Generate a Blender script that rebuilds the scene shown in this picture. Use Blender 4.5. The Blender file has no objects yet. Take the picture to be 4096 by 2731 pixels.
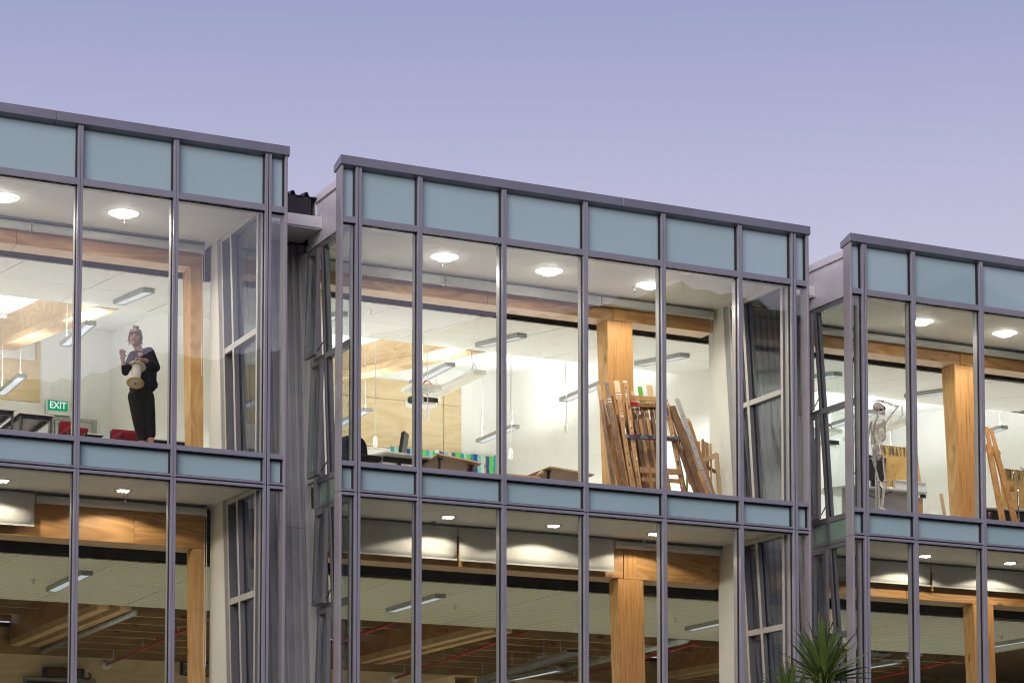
import bpy, bmesh, math, random
from mathutils import Vector, Matrix
random.seed(7)
S = bpy.context.scene
COL = S.collection
R = math.radians

# ---------------------------------------------------------------- camera
cd = bpy.data.cameras.new('camera')
cam = bpy.data.objects.new('camera', cd)
COL.objects.link(cam)
cd.sensor_width = 36.0
cd.lens = 80.9
cd.shift_y = 0.4006
cd.clip_start = 0.5
cd.clip_end = 3000
cam.location = (-10.569, -26.65, 1.6)
cam.rotation_euler = (R(90 + 3.8748), 0, -R(25.998))
S.camera = cam

# ---------------------------------------------------------------- world: dusk sky
w = bpy.data.worlds.new("World")
S.world = w
w.use_nodes = True
nt = w.node_tree
nt.nodes.clear()
def wn(t, **k):
    n = nt.nodes.new(t)
    for a, b in k.items(): setattr(n, a, b)
    return n
wl = nt.links.new
tc = wn('ShaderNodeTexCoord')
sep = wn('ShaderNodeSeparateXYZ')
wl(tc.outputs['Generated'], sep.inputs[0])
ramp = wn('ShaderNodeValToRGB')
wl(sep.outputs['Z'], ramp.inputs[0])
els = ramp.color_ramp.elements
SKY = [(0.0, (.80, .64, .68)), (.16, (.72, .62, .72)), (.255, (.56, .55, .715)), (.305, (.475, .475, .67)), (.335, (.41, .418, .63)), (.375, (.33, .352, .585)), (.6, (.20, .23, .46)), (1.0, (.13, .16, .35))]
els[0].position, els[0].color = SKY[0][0], (*SKY[0][1], 1)
els[1].position, els[1].color = SKY[-1][0], (*SKY[-1][1], 1)
for p, c in SKY[1:-1]:
    e = els.new(p); e.color = (*c, 1)
# afterglow towards the left (where the sun has set)
dot = wn('ShaderNodeVectorMath', operation='DOT_PRODUCT')
wl(tc.outputs['Generated'], dot.inputs[0])
dot.inputs[1].default_value = (-.88, -.47, 0)
mr = wn('ShaderNodeMapRange')
mr.inputs['From Min'].default_value = .15
mr.inputs['From Max'].default_value = 1.0
mr.inputs['To Min'].default_value = 0
mr.inputs['To Max'].default_value = .85
wl(dot.outputs['Value'], mr.inputs['Value'])
mix = wn('ShaderNodeMix', data_type='RGBA', blend_type='ADD')
wl(mr.outputs[0], mix.inputs['Factor'])
wl(ramp.outputs[0], mix.inputs[6])
mix.inputs[7].default_value = (.75, .55, .50, 1)
skyt = wn('ShaderNodeTexSky')
skyt.sky_type = 'NISHITA'
skyt.sun_disc = False
skyt.sun_elevation = R(2)
skyt.sun_rotation = R(-118)
b1 = wn('ShaderNodeBackground'); b1.inputs[1].default_value = 1.0
b2 = wn('ShaderNodeBackground'); b2.inputs[1].default_value = 0.01
wl(mix.outputs[2], b1.inputs[0])
wl(skyt.outputs[0], b2.inputs[0])
addb = wn('ShaderNodeAddShader')
wl(b1.outputs[0], addb.inputs[0]); wl(b2.outputs[0], addb.inputs[1])
out = wn('ShaderNodeOutputWorld')
wl(addb.outputs[0], out.inputs[0])

# last low light of the set sun
sd = bpy.data.lights.new('sun', 'SUN')
sd.energy = 1.8
sd.angle = R(40)
sd.color = (1, .94, .98)
sun = bpy.data.objects.new('sun', sd)
COL.objects.link(sun)
sun.rotation_euler = Vector((.60, .72, -.36)).to_track_quat('-Z', 'Y').to_euler()

vs = S.view_settings
vs.view_transform = 'Standard'
try: vs.look = 'None'
except Exception: pass
vs.exposure = 0
vs.gamma = 1
vs.use_curve_mapping = False
S.render.engine = 'CYCLES'
cy = S.cycles
cy.use_denoising = True
try: cy.denoiser = 'OPENIMAGEDENOISE'
except Exception: pass
cy.max_bounces = 10
cy.diffuse_bounces = 4
cy.glossy_bounces = 4
cy.transmission_bounces = 6
cy.transparent_max_bounces = 40
cy.caustics_reflective = False
cy.caustics_refractive = False
cy.sample_clamp_indirect = 4
cy.filter_width = 1.05

# ---------------------------------------------------------------- mesh builder
class MB:
    def __init__(s): s.v = []; s.f = []; s.sm = []
    def add(s, vs, fs, smooth=False):
        o = len(s.v); s.v += [tuple(p) for p in vs]
        s.f += [tuple(i + o for i in f) for f in fs]; s.sm += [smooth] * len(fs); return s
    def hexa(s, p):
        return s.add(p, [(3, 2, 1, 0), (4, 5, 6, 7), (0, 1, 5, 4), (1, 2, 6, 5), (2, 3, 7, 6), (3, 0, 4, 7)])
    def box(s, x0, x1, y0, y1, z0, z1):
        return s.hexa([(x0, y0, z0), (x1, y0, z0), (x1, y1, z0), (x0, y1, z0), (x0, y0, z1), (x1, y0, z1), (x1, y1, z1), (x0, y1, z1)])
    def prism(s, pts, vec):
        n = len(pts); vec = Vector(vec)
        a = [Vector(p) for p in pts]; b = [p + vec for p in a]
        fs = [tuple(range(n - 1, -1, -1)), tuple(range(n, 2 * n))] + [(i, (i + 1) % n, n + (i + 1) % n, n + i) for i in range(n)]
        return s.add(a + b, fs)
    def bar(s, p, q, w, t, up=(0, 0, 1)):
        """rectangular bar from p to q; w across (perp to 'up' side), t along up"""
        p, q = Vector(p), Vector(q); d = (q - p).normalized()
        sx = d.cross(Vector(up))
        if sx.length < 1e-4: sx = d.cross(Vector((1, 0, 0)))
        sx.normalize(); sy = sx.cross(d).normalized()
        c = [sx * a * w / 2 + sy * b * t / 2 for a, b in ((-1, -1), (1, -1), (1, 1), (-1, 1))]
        return s.hexa([p + k for k in c] + [q + k for k in c])
    def tube(s, pts, r, n=8, caps=True):
        pts = [Vector(p) for p in pts]; rs = r if isinstance(r, (list, tuple)) else [r] * len(pts)
        vs = []; fs = []; prev = None
        for i, p in enumerate(pts):
            d = (pts[min(i + 1, len(pts) - 1)] - pts[max(i - 1, 0)]).normalized()
            if prev is None:
                a = d.cross(Vector((0, 0, 1)))
                if a.length < 1e-3: a = d.cross(Vector((1, 0, 0)))
            else: a = prev - d * prev.dot(d)
            a.normalize(); prev = a; b = d.cross(a)
            for k in range(n):
                t = 2 * math.pi * k / n; vs.append(p + (a * math.cos(t) + b * math.sin(t)) * rs[i])
        for i in range(len(pts) - 1):
            for k in range(n): fs.append((i * n + k, i * n + (k + 1) % n, (i + 1) * n + (k + 1) % n, (i + 1) * n + k))
        if caps:
            fs.append(tuple(range(n - 1, -1, -1))); o = (len(pts) - 1) * n; fs.append(tuple(range(o, o + n)))
        return s.add(vs, fs, True)
    def lathe(s, prof, c, axis=(0, 0, 1), n=20, caps=True):
        ax = Vector(axis).normalized(); c = Vector(c)
        a = ax.cross(Vector((0, 0, 1)))
        if a.length < 1e-3: a = Vector((1, 0, 0))
        a.normalize(); b = ax.cross(a); vs = []; fs = []
        for r, h in prof:
            for k in range(n):
                t = 2 * math.pi * k / n; vs.append(c + ax * h + (a * math.cos(t) + b * math.sin(t)) * r)
        m = len(prof)
        for i in range(m - 1):
            for k in range(n): fs.append((i * n + k, i * n + (k + 1) % n, (i + 1) * n + (k + 1) % n, (i + 1) * n + k))
        if caps:
            fs.append(tuple(range(n - 1, -1, -1))); o = (m - 1) * n; fs.append(tuple(range(o, o + n)))
        return s.add(vs, fs, True)
    def ball(s, c, r, n=12, m=8, rot=None):
        c = Vector(c); r = Vector(r) if isinstance(r, (tuple, list)) else Vector((r, r, r))
        vs = []; fs = []
        for i in range(1, m):
            ph = math.pi * i / m
            for k in range(n):
                t = 2 * math.pi * k / n
                vs.append(Vector((r.x * math.sin(ph) * math.cos(t), r.y * math.sin(ph) * math.sin(t), r.z * math.cos(ph))))
        vs += [Vector((0, 0, r.z)), Vector((0, 0, -r.z))]
        if rot: vs = [rot @ p for p in vs]
        vs = [p + c for p in vs]; T = len(vs) - 2; B = T + 1
        for i in range(m - 2):
            for k in range(n): fs.append((i * n + k, (i + 1) * n + k, (i + 1) * n + (k + 1) % n, i * n + (k + 1) % n))
        for k in range(n):
            fs.append((T, k, (k + 1) % n)); o = (m - 2) * n; fs.append((B, o + (k + 1) % n, o + k))
        return s.add(vs, fs, True)
    def caps(s, p, r0, q, r1, n=12):
        """tapered capsule"""
        p, q = Vector(p), Vector(q)
        s.tube([p, p.lerp(q, .33), p.lerp(q, .66), q], [r0, r0 + (r1 - r0) * .33, r0 + (r1 - r0) * .66, r1], n)
        s.ball(p, r0, n, 8); s.ball(q, r1, n, 8); return s

def worg(o):
    v = Vector((0, 0, 0))
    while o is not None: v += o.location; o = o.parent
    return v
def obj(name, mb, mat, parent=None, kind=None):
    me = bpy.data.meshes.new(name)
    off = worg(parent)
    me.from_pydata([(p[0] - off.x, p[1] - off.y, p[2] - off.z) for p in mb.v], [], mb.f)
    me.polygons.foreach_set('use_smooth', mb.sm)
    me.update()
    me.materials.append(mat)
    o = bpy.data.objects.new(name, me)
    COL.objects.link(o)
    if parent is not None: o.parent = parent
    if kind: o['kind'] = kind
    return o
def tag(o, label, cat, group=None):
    o['label'] = label; o['category'] = cat
    if group: o['group'] = group
    return o
def thing(name, label, cat, loc=(0, 0, 0), group=None):
    o = bpy.data.objects.new(name, None); COL.objects.link(o)
    o.location = loc; o.empty_display_size = .2
    return tag(o, label, cat, group)
def dup(root, loc, label=None, rot=None):
    def cp(o, par):
        c = o.copy(); COL.objects.link(c); c.parent = par
        for ch in o.children: cp(ch, c)
        return c
    r = cp(root, None); r.location = loc
    if rot is not None: r.rotation_euler = rot
    if label: r['label'] = label
    return r
def bev(o, wd=.004, seg=1):
    m = o.modifiers.new('bevel', 'BEVEL'); m.width = wd; m.segments = seg; m.limit_method = 'ANGLE'; return o

# ---------------------------------------------------------------- materials
class NT:
    def __init__(s, name):
        s.m = bpy.data.materials.new(name); s.m.use_nodes = True; s.t = s.m.node_tree; s.t.nodes.clear()
        s.out = s.n('ShaderNodeOutputMaterial')
    def n(s, t, **k):
        x = s.t.nodes.new(t)
        for a, b in k.items(): setattr(x, a, b)
        return x
    def l(s, a, b): s.t.links.new(a, b)
    def math(s, op, a, b=None, c=None):
        x = s.n('ShaderNodeMath', operation=op)
        for i, v in enumerate((a, b, c)):
            if v is None: continue
            if isinstance(v, (int, float)): x.inputs[i].default_value = v
            else: s.l(v, x.inputs[i])
        return x.outputs[0]
    def ramp(s, fac, stops, interp='LINEAR'):
        x = s.n('ShaderNodeValToRGB'); e = x.color_ramp.elements; x.color_ramp.interpolation = interp
        e[0].position, e[0].color = stops[0][0], (*stops[0][1], 1)
        e[1].position, e[1].color = stops[-1][0], (*stops[-1][1], 1)
        for p, c in stops[1:-1]: k = e.new(p); k.color = (*c, 1)
        s.l(fac, x.inputs[0]); return x.outputs[0]
    def mixc(s, fac, a, b, blend='MIX'):
        x = s.n('ShaderNodeMix', data_type='RGBA', blend_type=blend)
        for i, v in ((0, fac), (6, a), (7, b)):
            if isinstance(v, (int, float)): x.inputs[i].default_value = v
            elif isinstance(v, tuple): x.inputs[i].default_value = (*v, 1)
            else: s.l(v, x.inputs[i])
        return x.outputs[2]
    def coords(s, scale=(1, 1, 1), rnd=0):
        t = s.n('ShaderNodeTexCoord'); m = s.n('ShaderNodeMapping'); m.inputs['Scale'].default_value = scale
        s.l(t.outputs['Object'], m.inputs[0])
        if rnd:
            oi = s.n('ShaderNodeObjectInfo'); r = s.math('MULTIPLY', oi.outputs['Random'], rnd)
            c = s.n('ShaderNodeCombineXYZ')
            for i in range(3): s.l(r, c.inputs[i])
            s.l(c.outputs[0], m.inputs['Location'])
        return m.outputs[0]
    def noise(s, vec, scale, detail=3, rough=.55, dist=0):
        x = s.n('ShaderNodeTexNoise'); x.inputs['Scale'].default_value = scale; x.inputs['Detail'].default_value = detail
        x.inputs['Roughness'].default_value = rough; x.inputs['Distortion'].default_value = dist
        s.l(vec, x.inputs['Vector']); return x.outputs['Fac']
    def bsdf(s, col, rough=.5, metal=0, spec=.5, bump=None, bstr=.2, bdist=.01, coat=0):
        b = s.n('ShaderNodeBsdfPrincipled')
        for k, v in (('Base Color', col), ('Roughness', rough), ('Metallic', metal), ('Specular IOR Level', spec), ('Coat Weight', coat)):
            if isinstance(v, (int, float)): b.inputs[k].default_value = v
            elif isinstance(v, tuple): b.inputs[k].default_value = (*v, 1)
            else: s.l(v, b.inputs[k])
        if bump is not None:
            bp = s.n('ShaderNodeBump'); bp.inputs['Strength'].default_value = bstr; bp.inputs['Distance'].default_value = bdist
            s.l(bump, bp.inputs['Height']); s.l(bp.outputs[0], b.inputs['Normal'])
        s.l(b.outputs[0], s.out.inputs[0]); return b
def mat(name, col, rough=.5, metal=0, var=.10, scale=4, spec=.5, bump=0, fine=0, coat=0):
    k = NT(name); v = k.coords((1, 1, 1), 20)
    n = k.noise(v, scale, 4)
    lo = tuple(c * (1 - var) for c in col); hi = tuple(min(1, c * (1 + var)) for c in col)
    c = k.ramp(n, [(.3, lo), (.7, hi)])
    n2 = k.noise(v, scale * 12, 2)
    r = k.math('ADD', k.math('MULTIPLY', n2, .16), rough - .08)
    k.bsdf(c, r, metal, spec, n2 if bump else None, bump or .1, .004, coat)
    return k.m
def emit(name, col, st):
    k = NT(name); e = k.n('ShaderNodeEmission'); e.inputs[0].default_value = (*col, 1); e.inputs[1].default_value = st
    k.l(e.outputs[0], k.out.inputs[0]); return k.m
def wood(name, light, mid, dark, axis='x', knots=.5, rings=9, rough=.5, size=1.0):
    """plywood / timber face with flowing grain along the axis and scattered knots"""
    sc = {'x': (.35, 1.6, 1.6), 'y': (1.6, .35, 1.6), 'z': (1.6, 1.6, .35)}[axis]
    k = NT(name); v = k.coords(tuple(a * size for a in sc), 30)
    n = k.noise(v, 1.6, 2, .5, .6)
    w = k.math('FRACT', k.math('MULTIPLY', n, float(rings)))
    tri = k.math('ABSOLUTE', k.math('SUBTRACT', w, .5))
    g = k.ramp(tri, [(.0, tuple(a * .96 for a in mid)), (.10, mid), (.45, light)])
    big = k.noise(v, 1.1, 3)
    g = k.mixc(k.math('MULTIPLY', big, .7), g, mid)
    fs = {'x': (2, 60, 60), 'y': (60, 2, 60), 'z': (60, 60, 2)}[axis]
    fv = k.coords(fs, 5); fn = k.noise(fv, 1.5, 2)
    g = k.mixc(k.ramp(fn, [(.45, (0, 0, 0)), (.75, (.35, .35, .35))]), g, mid)
    if knots:
        ks = {'x': (1.1, 0, 2.6), 'y': (0, 1.1, 2.6), 'z': (0, 2.6, 1.1)}[axis]
        kv = k.coords(ks, 17); vo = k.n('ShaderNodeTexVoronoi'); vo.inputs['Scale'].default_value = 1.35
        k.l(kv, vo.inputs['Vector'])
        kf = k.ramp(vo.outputs['Distance'], [(.055, (knots,) * 3), (.085, (knots * .5,) * 3), (.16, (0, 0, 0))])
        g = k.mixc(kf, g, dark)
    k.bsdf(g, rough, 0, .4, fn, .08, .003); return k.m
def lvl(name, light, mid, dark, lam='x', along='z', rough=.5):
    """edge of laminated veneer lumber: thin laminations across 'lam', running along 'along'"""
    sc = [40, 40, 40]; ix = 'xyz'.index
    sc[ix(along)] = .7; sc[ix(lam)] = 46
    k = NT(name); v = k.coords(tuple(sc), 9); n = k.noise(v, 1.0, 3, .6)
    c = k.ramp(n, [(.28, dark), (.40, mid), (.56, light), (.75, mid)])
    b = k.noise(k.coords((1, 1, .5), 3), 1.3, 2)
    c = k.mixc(k.math('MULTIPLY', b, .45), c, mid)
    k.bsdf(c, rough, 0, .4, n, .06, .002); return k.m
def slotted(name, col, dark, rough=.7):
    """perforated acoustic board: rows of short slots running towards the back of the room"""
    k = NT(name); t = k.n('ShaderNodeTexCoord'); s = k.n('ShaderNodeSeparateXYZ'); k.l(t.outputs['Object'], s.inputs[0])
    rx = k.math('DIVIDE', s.outputs['X'], .032); row = k.math('FLOOR', rx)
    fx = k.math('FRACT', rx)
    odd = k.math('MULTIPLY', k.math('FRACT', k.math('MULTIPLY', row, .25)), .12)
    fy = k.math('FRACT', k.math('ADD', k.math('DIVIDE', s.outputs['Y'], .17), odd))
    a = k.math('LESS_THAN', fx, .45); b = k.math('LESS_THAN', fy, .76)
    f = k.math('MULTIPLY', a, b)
    n = k.noise(k.coords((1, 1, 1), 11), 1.5, 3)
    base = k.ramp(n, [(.3, tuple(x * .96 for x in col)), (.7, col)])
    k.bsdf(k.mixc(f, base, dark), rough, 0, .3); return k.m
def glass(name, refl=.0, tint=(1, 1, 1), rough=0.0):
    k = NT(name); tr = k.n('ShaderNodeBsdfTransparent'); tr.inputs[0].default_value = (*tint, 1)
    gl = k.n('ShaderNodeBsdfGlossy'); gl.inputs['Roughness'].default_value = rough
    lw = k.n('ShaderNodeLayerWeight'); lw.inputs[0].default_value = .5      # Facing = 1 - |cos|, the same from both sides
    f = k.math('MINIMUM', k.math('ADD', k.math('MULTIPLY', k.math('POWER', lw.outputs['Facing'], 5.0), .96), .042 + refl), 1.0)
    # slow waviness of the float glass
    v = k.coords((1, 1, 1), 13); n = k.noise(v, .9, 1)
    bp = k.n('ShaderNodeBump'); bp.inputs['Strength'].default_value = .02; bp.inputs['Distance'].default_value = .05
    k.l(n, bp.inputs['Height']); k.l(bp.outputs[0], gl.inputs['Normal'])
    mx = k.n('ShaderNodeMixShader'); k.l(f, mx.inputs[0]); k.l(tr.outputs[0], mx.inputs[1]); k.l(gl.outputs[0], mx.inputs[2])
    k.l(mx.outputs[0], k.out.inputs[0]); return k.m

m_frame = mat('anodised_frame', (.33, .323, .355), .42, .2, .06, 3)
m_inner = mat('inner_frame', (.43, .43, .40), .45, .1, .05, 3)
m_cop = mat('coping_metal', (.275, .27, .305), .36, .35, .10, 2)
m_gasket = mat('black_gasket', (.012, .012, .014), .6, 0, .1, 20)
m_glass = glass('window_glass', .062)
m_sglass = glass('side_glass', .015, (.93, .97, .97))
k = NT('spandrel_glass'); oi = k.n('ShaderNodeObjectInfo'); sn = k.noise(k.coords((1, 1, .6), 40), .8, 3)
sc_ = k.ramp(k.math('ADD', k.math('MULTIPLY', oi.outputs['Random'], .5), k.math('MULTIPLY', sn, .5)), [(.2, (.385, .545, .54)), (.5, (.425, .585, .59)), (.8, (.455, .60, .625))])
sr = k.math('ADD', k.math('MULTIPLY', k.noise(k.coords((6, 1, 1), 11), 2, 4), .22), .04)
k.bsdf(sc_, sr, 0, .5, None, coat=1.0); m_span = k.m
m_green = mat('green_spandrel', (.22, .31, .25), .15, 0, .06, 2)
m_zinc = mat('pale_metal', (.72, .70, .70), .42, .1, .06, 2)
m_corr = mat('cladding_metal', (.56, .54, .52), .45, .1, .10, 3)
m_black = mat('black_metal', (.012, .012, .014), .5, 0, .2, 8)
m_roof = mat('roof_metal', (.03, .032, .04), .45, .2, .2, 4)
m_white = mat('white_paint', (.82, .83, .80), .6, 0, .02, 2, .3, bump=.03)
m_ceil = mat('ceiling_paint', (.74, .74, .68), .7, 0, .03, 2, .3)
m_reveal = mat('reveal_paint', (.80, .80, .73), .6, 0, .03, 2, .3)
m_slot_u = slotted('slotted_board_pale', (.85, .87, .84), (.63, .66, .65))
m_slot_l = slotted('slotted_board', (.70, .72, .57), (.33, .34, .26))
m_dark = mat('dark_void', (.035, .026, .022), .8, 0, .3, 2)
m_floor = mat('floor_vinyl', (.42, .40, .36), .5, 0, .15, 3)
OR_L, OR_M, OR_D = (.72, .43, .17), (.52, .27, .085), (.10, .045, .02)
m_ply_x = wood('beam_ply', (.74, .43, .17), (.50, .25, .085), OR_D, 'x', .8, 9)
m_ply_z = wood('column_ply', (.68, .44, .195), (.52, .29, .10), OR_D, 'z', .8, 9)
m_lvl_z = lvl('column_laminate', (.66, .36, .125), (.52, .25, .075), (.24, .09, .025), 'x', 'z')
m_soff = mat('beam_soffit', (.60, .42, .27), .5, 0, .10, 5)
m_ply_y = wood('rafter_ply', (.72, .56, .36), (.58, .41, .23), OR_D, 'y', .6, 10, .5, .8)
m_strip_y = wood('rafter_flange', (.62, .46, .28), (.50, .34, .18), OR_D, 'y', .25, 5)
m_ply_pale = wood('pale_ply', (.66, .55, .36), (.58, .45, .26), (.40, .27, .13), 'x', .25, 7, .5, .8)
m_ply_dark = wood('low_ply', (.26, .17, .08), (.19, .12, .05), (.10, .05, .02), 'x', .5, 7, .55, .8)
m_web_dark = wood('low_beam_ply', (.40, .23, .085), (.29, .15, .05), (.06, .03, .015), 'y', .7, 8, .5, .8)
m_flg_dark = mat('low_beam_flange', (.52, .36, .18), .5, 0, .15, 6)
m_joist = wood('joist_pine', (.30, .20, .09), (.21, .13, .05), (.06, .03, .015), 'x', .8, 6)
m_blind = mat('blind_fabric', (.66, .65, .60), .8, 0, .03, 6, .2)
m_cass = mat('blind_cassette', (.60, .61, .57), .45, 0, .04, 5)
m_lum = mat('luminaire_grey', (.34, .36, .36), .4, .2, .05, 4)
m_louv = mat('louvre_silver', (.80, .82, .84), .25, .3, .03, 8)
m_tube = emit('tube_light', (.95, .98, 1.0), 2.2)
m_tube_l = emit('tube_light_low', (.88, .97, 1.0), 1.7)
m_halo = emit('halo_glow', (1, .98, .92), 1.6)  # emission standing in for the glare halo round a bright lens
m_lens = emit('downlight_lens', (1, .98, .90), 42)
m_lamp = emit('downlight_lamp', (1, .95, .82), 3.0)
m_chrome = mat('chrome', (.75, .73, .68), .18, .9, .05, 6)
m_red = mat('red_pipe_paint', (.36, .022, .018), .4, 0, .15, 8)
m_galv = mat('galvanised', (.42, .45, .45), .35, .6, .18, 6)
m_plast = mat('white_plastic', (.80, .80, .76), .4, 0, .03, 5)
m_brown = mat('brown_laminate', (.20, .105, .05), .5, 0, .2, 4)
m_deskedge = mat('desk_edge', (.52, .33, .18), .5, 0, .1, 6)
m_grey_top = mat('grey_laminate', (.55, .54, .50), .45, 0, .05, 5)
m_redfab = mat('red_fabric', (.19, .007, .018), .8, 0, .2, 12, .2)
m_blackfab = mat('black_fabric', (.012, .012, .013), .8, 0, .3, 14, .2)
m_bone = mat('bone_plastic', (.82, .74, .60), .5, 0, .18, 12)
m_skin = mat('skin', (.50, .27, .19), .55, 0, .10, 14, .4)
m_hair = mat('hair', (.13, .085, .05), .5, 0, .35, 30, .4)
m_knit = mat('black_knit', (.018, .014, .022), .85, 0, .6, 30, .2, bump=.3)
m_trous = mat('trouser_cloth', (.013, .009, .009), .8, 0, .4, 16, .2, bump=.2)
m_spool = mat('spool_card', (.76, .71, .56), .5, 0, .05, 8)
m_spoolend = mat('spool_flange', (.55, .40, .16), .5, 0, .25, 14)
def two(o, m2, test):
    """second material on the faces whose normal passes the test"""
    o.data.materials.append(m2)
    for p in o.data.polygons:
        if test(p.normal): p.material_index = 1
    return o
yb = lambda z: 1.27 + .09 * (z - 6.8)      # back edge of the side windows (the wall leans back)
ym = lambda z: .87 + .095 * (z - 6.8)      # leaning mullion of the side windows
yw = lambda z: 1.66 + .09 * (z - 6.7)      # recessed cladding
Z0 = 3.2
ZROWS = [('spandrel', 10.33, 10.975), ('glass', 7.205, 10.25), ('spandrel', 6.848, 7.143), ('glass', 3.45, 6.771)]
ZTRANS = [(10.25, 10.33), (7.143, 7.205), (6.822, 6.848), (6.771, 6.806), (3.40, 3.45)]

# ---------------------------------------------------------------- ground and hills behind the camera
m_ground = mat('asphalt', (.05, .05, .052), .9, 0, .25, 2)
g = MB().add([(-700, -700, 0), (700, -700, 0), (700, 700, 0), (-700, 700, 0)], [(0, 1, 2, 3)])
obj('ground', g, m_ground, kind='structure')
k = NT('bush_hill'); v = k.coords((1, 1, 1)); n = k.noise(v, .09, 5); n2 = k.noise(v, .5, 3)
c = k.ramp(k.math('ADD', k.math('MULTIPLY', n, .6), k.math('MULTIPLY', n2, .4)), [(.35, (.012, .018, .010)), (.65, (.045, .058, .028))])
k.bsdf(c, .95, 0, .1, n2, .6, 2.0); m_hill = k.m
RIDGE = [(-70, 7.5), (-40, 9), (-20, 11), (0, 12), (13.3, 12.74), (15.2, 12.98), (17.3, 13.65), (18.6, 13.63), (22, 14.07), (25, 14.64), (27.8, 14.84), (29.1, 15.15), (30.1, 15.42), (31.4, 15.2), (32.6, 14.8), (34, 14.5), (35.2, 15.0), (35.4, 15.3), (35.9, 15.0), (36.6, 15.15), (37.2, 15.28), (37.6, 15.33), (38.2, 14.9), (39, 14.5), (45, 13), (60, 11), (90, 8), (110, 6)]
def ridge_at(a):
    for (a0, e0), (a1, e1) in zip(RIDGE, RIDGE[1:]):
        if a0 <= a <= a1: return e0 + (e1 - e0) * (a - a0) / (a1 - a0)
    return 8
vs = []; fs = []; N = 720; rr = random.Random(3)
for i in range(N + 1):
    a = -70 + 180 * i / N
    e = ridge_at(a) - .28 + (.10 * rr.random() + .06 * math.sin(a * 9) + .05 * math.sin(a * 23))
    d = Vector((math.sin(R(a)), -math.cos(R(a)), 0))
    # seen mirrored in the glass from (-10.57, +26.65): place the ridge 300 m from there
    o = Vector((-10.57, 26.65, 1.6)); top = o + d * 300; top.z = 1.6 + 300 * math.tan(R(e))
    for f_, zf in ((.42, 0), (.62, .38), (.8, .72), (.92, .93), (1, 1), (1.12, .86), (1.6, -.02)):
        p = o + d * 300 * f_; p.z = max(-2, zf * top.z); vs.append(p)
for i in range(N):
    for j in range(6): a = i * 7 + j; fs.append((a, a + 1, a + 8, a + 7))
obj('hills', MB().add(vs, fs, False), m_hill, kind='structure')

# ---------------------------------------------------------------- the school building
bld = thing('school_building', 'long grey metal clad school building with timber frame behind glazed bays', 'building', (0, 3, 0))
def hexlean(mb, x0, x1, ya, yb_, z0, z1):
    """block between the leaning faces ya(z) and yb_(z)"""
    return mb.hexa([(x0, ya(z0), z0), (x1, ya(z0), z0), (x1, yb_(z0), z0), (x0, yb_(z0), z0), (x0, ya(z1), z1), (x1, ya(z1), z1), (x1, yb_(z1), z1), (x0, yb_(z1), z1)])
BAYS = [(-7.735, -.715), (0, 7.018), (7.71, 14.728)]
# floors and ceilings
m_floor2 = mat('pale_floor', (.60, .57, .48), .5, 0, .12, 3)
obj('floor_slab', MB().box(-9, 22, 1.97, 14.2, 6.9, 7.2), m_floor, bld)
obj('floor_slab', MB().box(-9, 22, 1.2, 14.2, 2.9, 3.1), m_floor2, bld)
for (x0, x1, zf) in ((-9, -4.2, 6.42), (-4.2, -1.07, 6.81), (-1.07, 2.4, 6.42), (2.4, 5.34, 6.81), (5.34, 8.8, 6.42), (8.8, 11.75, 6.81), (11.75, 22, 6.42)):
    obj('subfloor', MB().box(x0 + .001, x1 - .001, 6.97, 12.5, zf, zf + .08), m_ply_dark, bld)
obj('void_lining', MB().box(-9, 22, 2.335, 2.56, 6.80, 6.86), m_dark, bld)
obj('void_lining', MB().box(-9, 22, 2.565, 2.60, 6.19, 6.88), m_dark, bld)
obj('void_lining', MB().box(-9, 22, 2.62, 2.66, 10.06, 10.9), m_dark, bld)
obj('void_lining', MB().box(-9, 22, 2.335, 2.62, 10.62, 10.68), m_dark, bld)
for (a, b) in BAYS:
    x0, x1 = a + .32, b - .32
    obj('bay_ceiling', MB().box(x0, x1, .135, 2.33, 10.335, 10.36), m_ceil, bld)
    obj('bay_ceiling', MB().box(x0, x1, .135, 2.33, 6.835, 6.86), m_ceil, bld)
    obj('bay_floor', MB().box(x0 + .01, x1 - .01, .14, 1.96, 6.865, 7.198), m_floor2, bld)
    obj('bay_floor', MB().box(x0 + .01, x1 - .01, .14, 1.19, 2.9, 3.1), m_floor2, bld)
    obj('bay_roof', MB().box(a + .24, b - .24, .05, 2.4, 10.90, 10.93), m_roof, bld)
# slotted ceiling panels, each its own board
xs = [-8.63 + 1.32 * i for i in range(19)]
sl = .12
for i in range(18):
    x0, x1 = xs[i] + .006, xs[i + 1] - .006
    for (y0, y1) in ((2.605, 4.77), (4.782, 6.95)):
        obj('ceiling_panel', MB().box(x0, x1, y0, y1, 6.15, 6.165), m_slot_l, bld)
    zc = lambda y: 10.01 + sl * (y - 2.6)
    for (y0, y1) in ((2.60, 4.25), (4.262, 5.93)):
        obj('ceiling_panel', MB().hexa([(x0, y0, zc(y0)), (x1, y0, zc(y0)), (x1, y1, zc(y1)), (x0, y1, zc(y1)), (x0, y0, zc(y0) + .015), (x1, y0, zc(y0) + .015), (x1, y1, zc(y1) + .015), (x0, y1, zc(y1) + .015)]), m_slot_u, bld)
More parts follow.
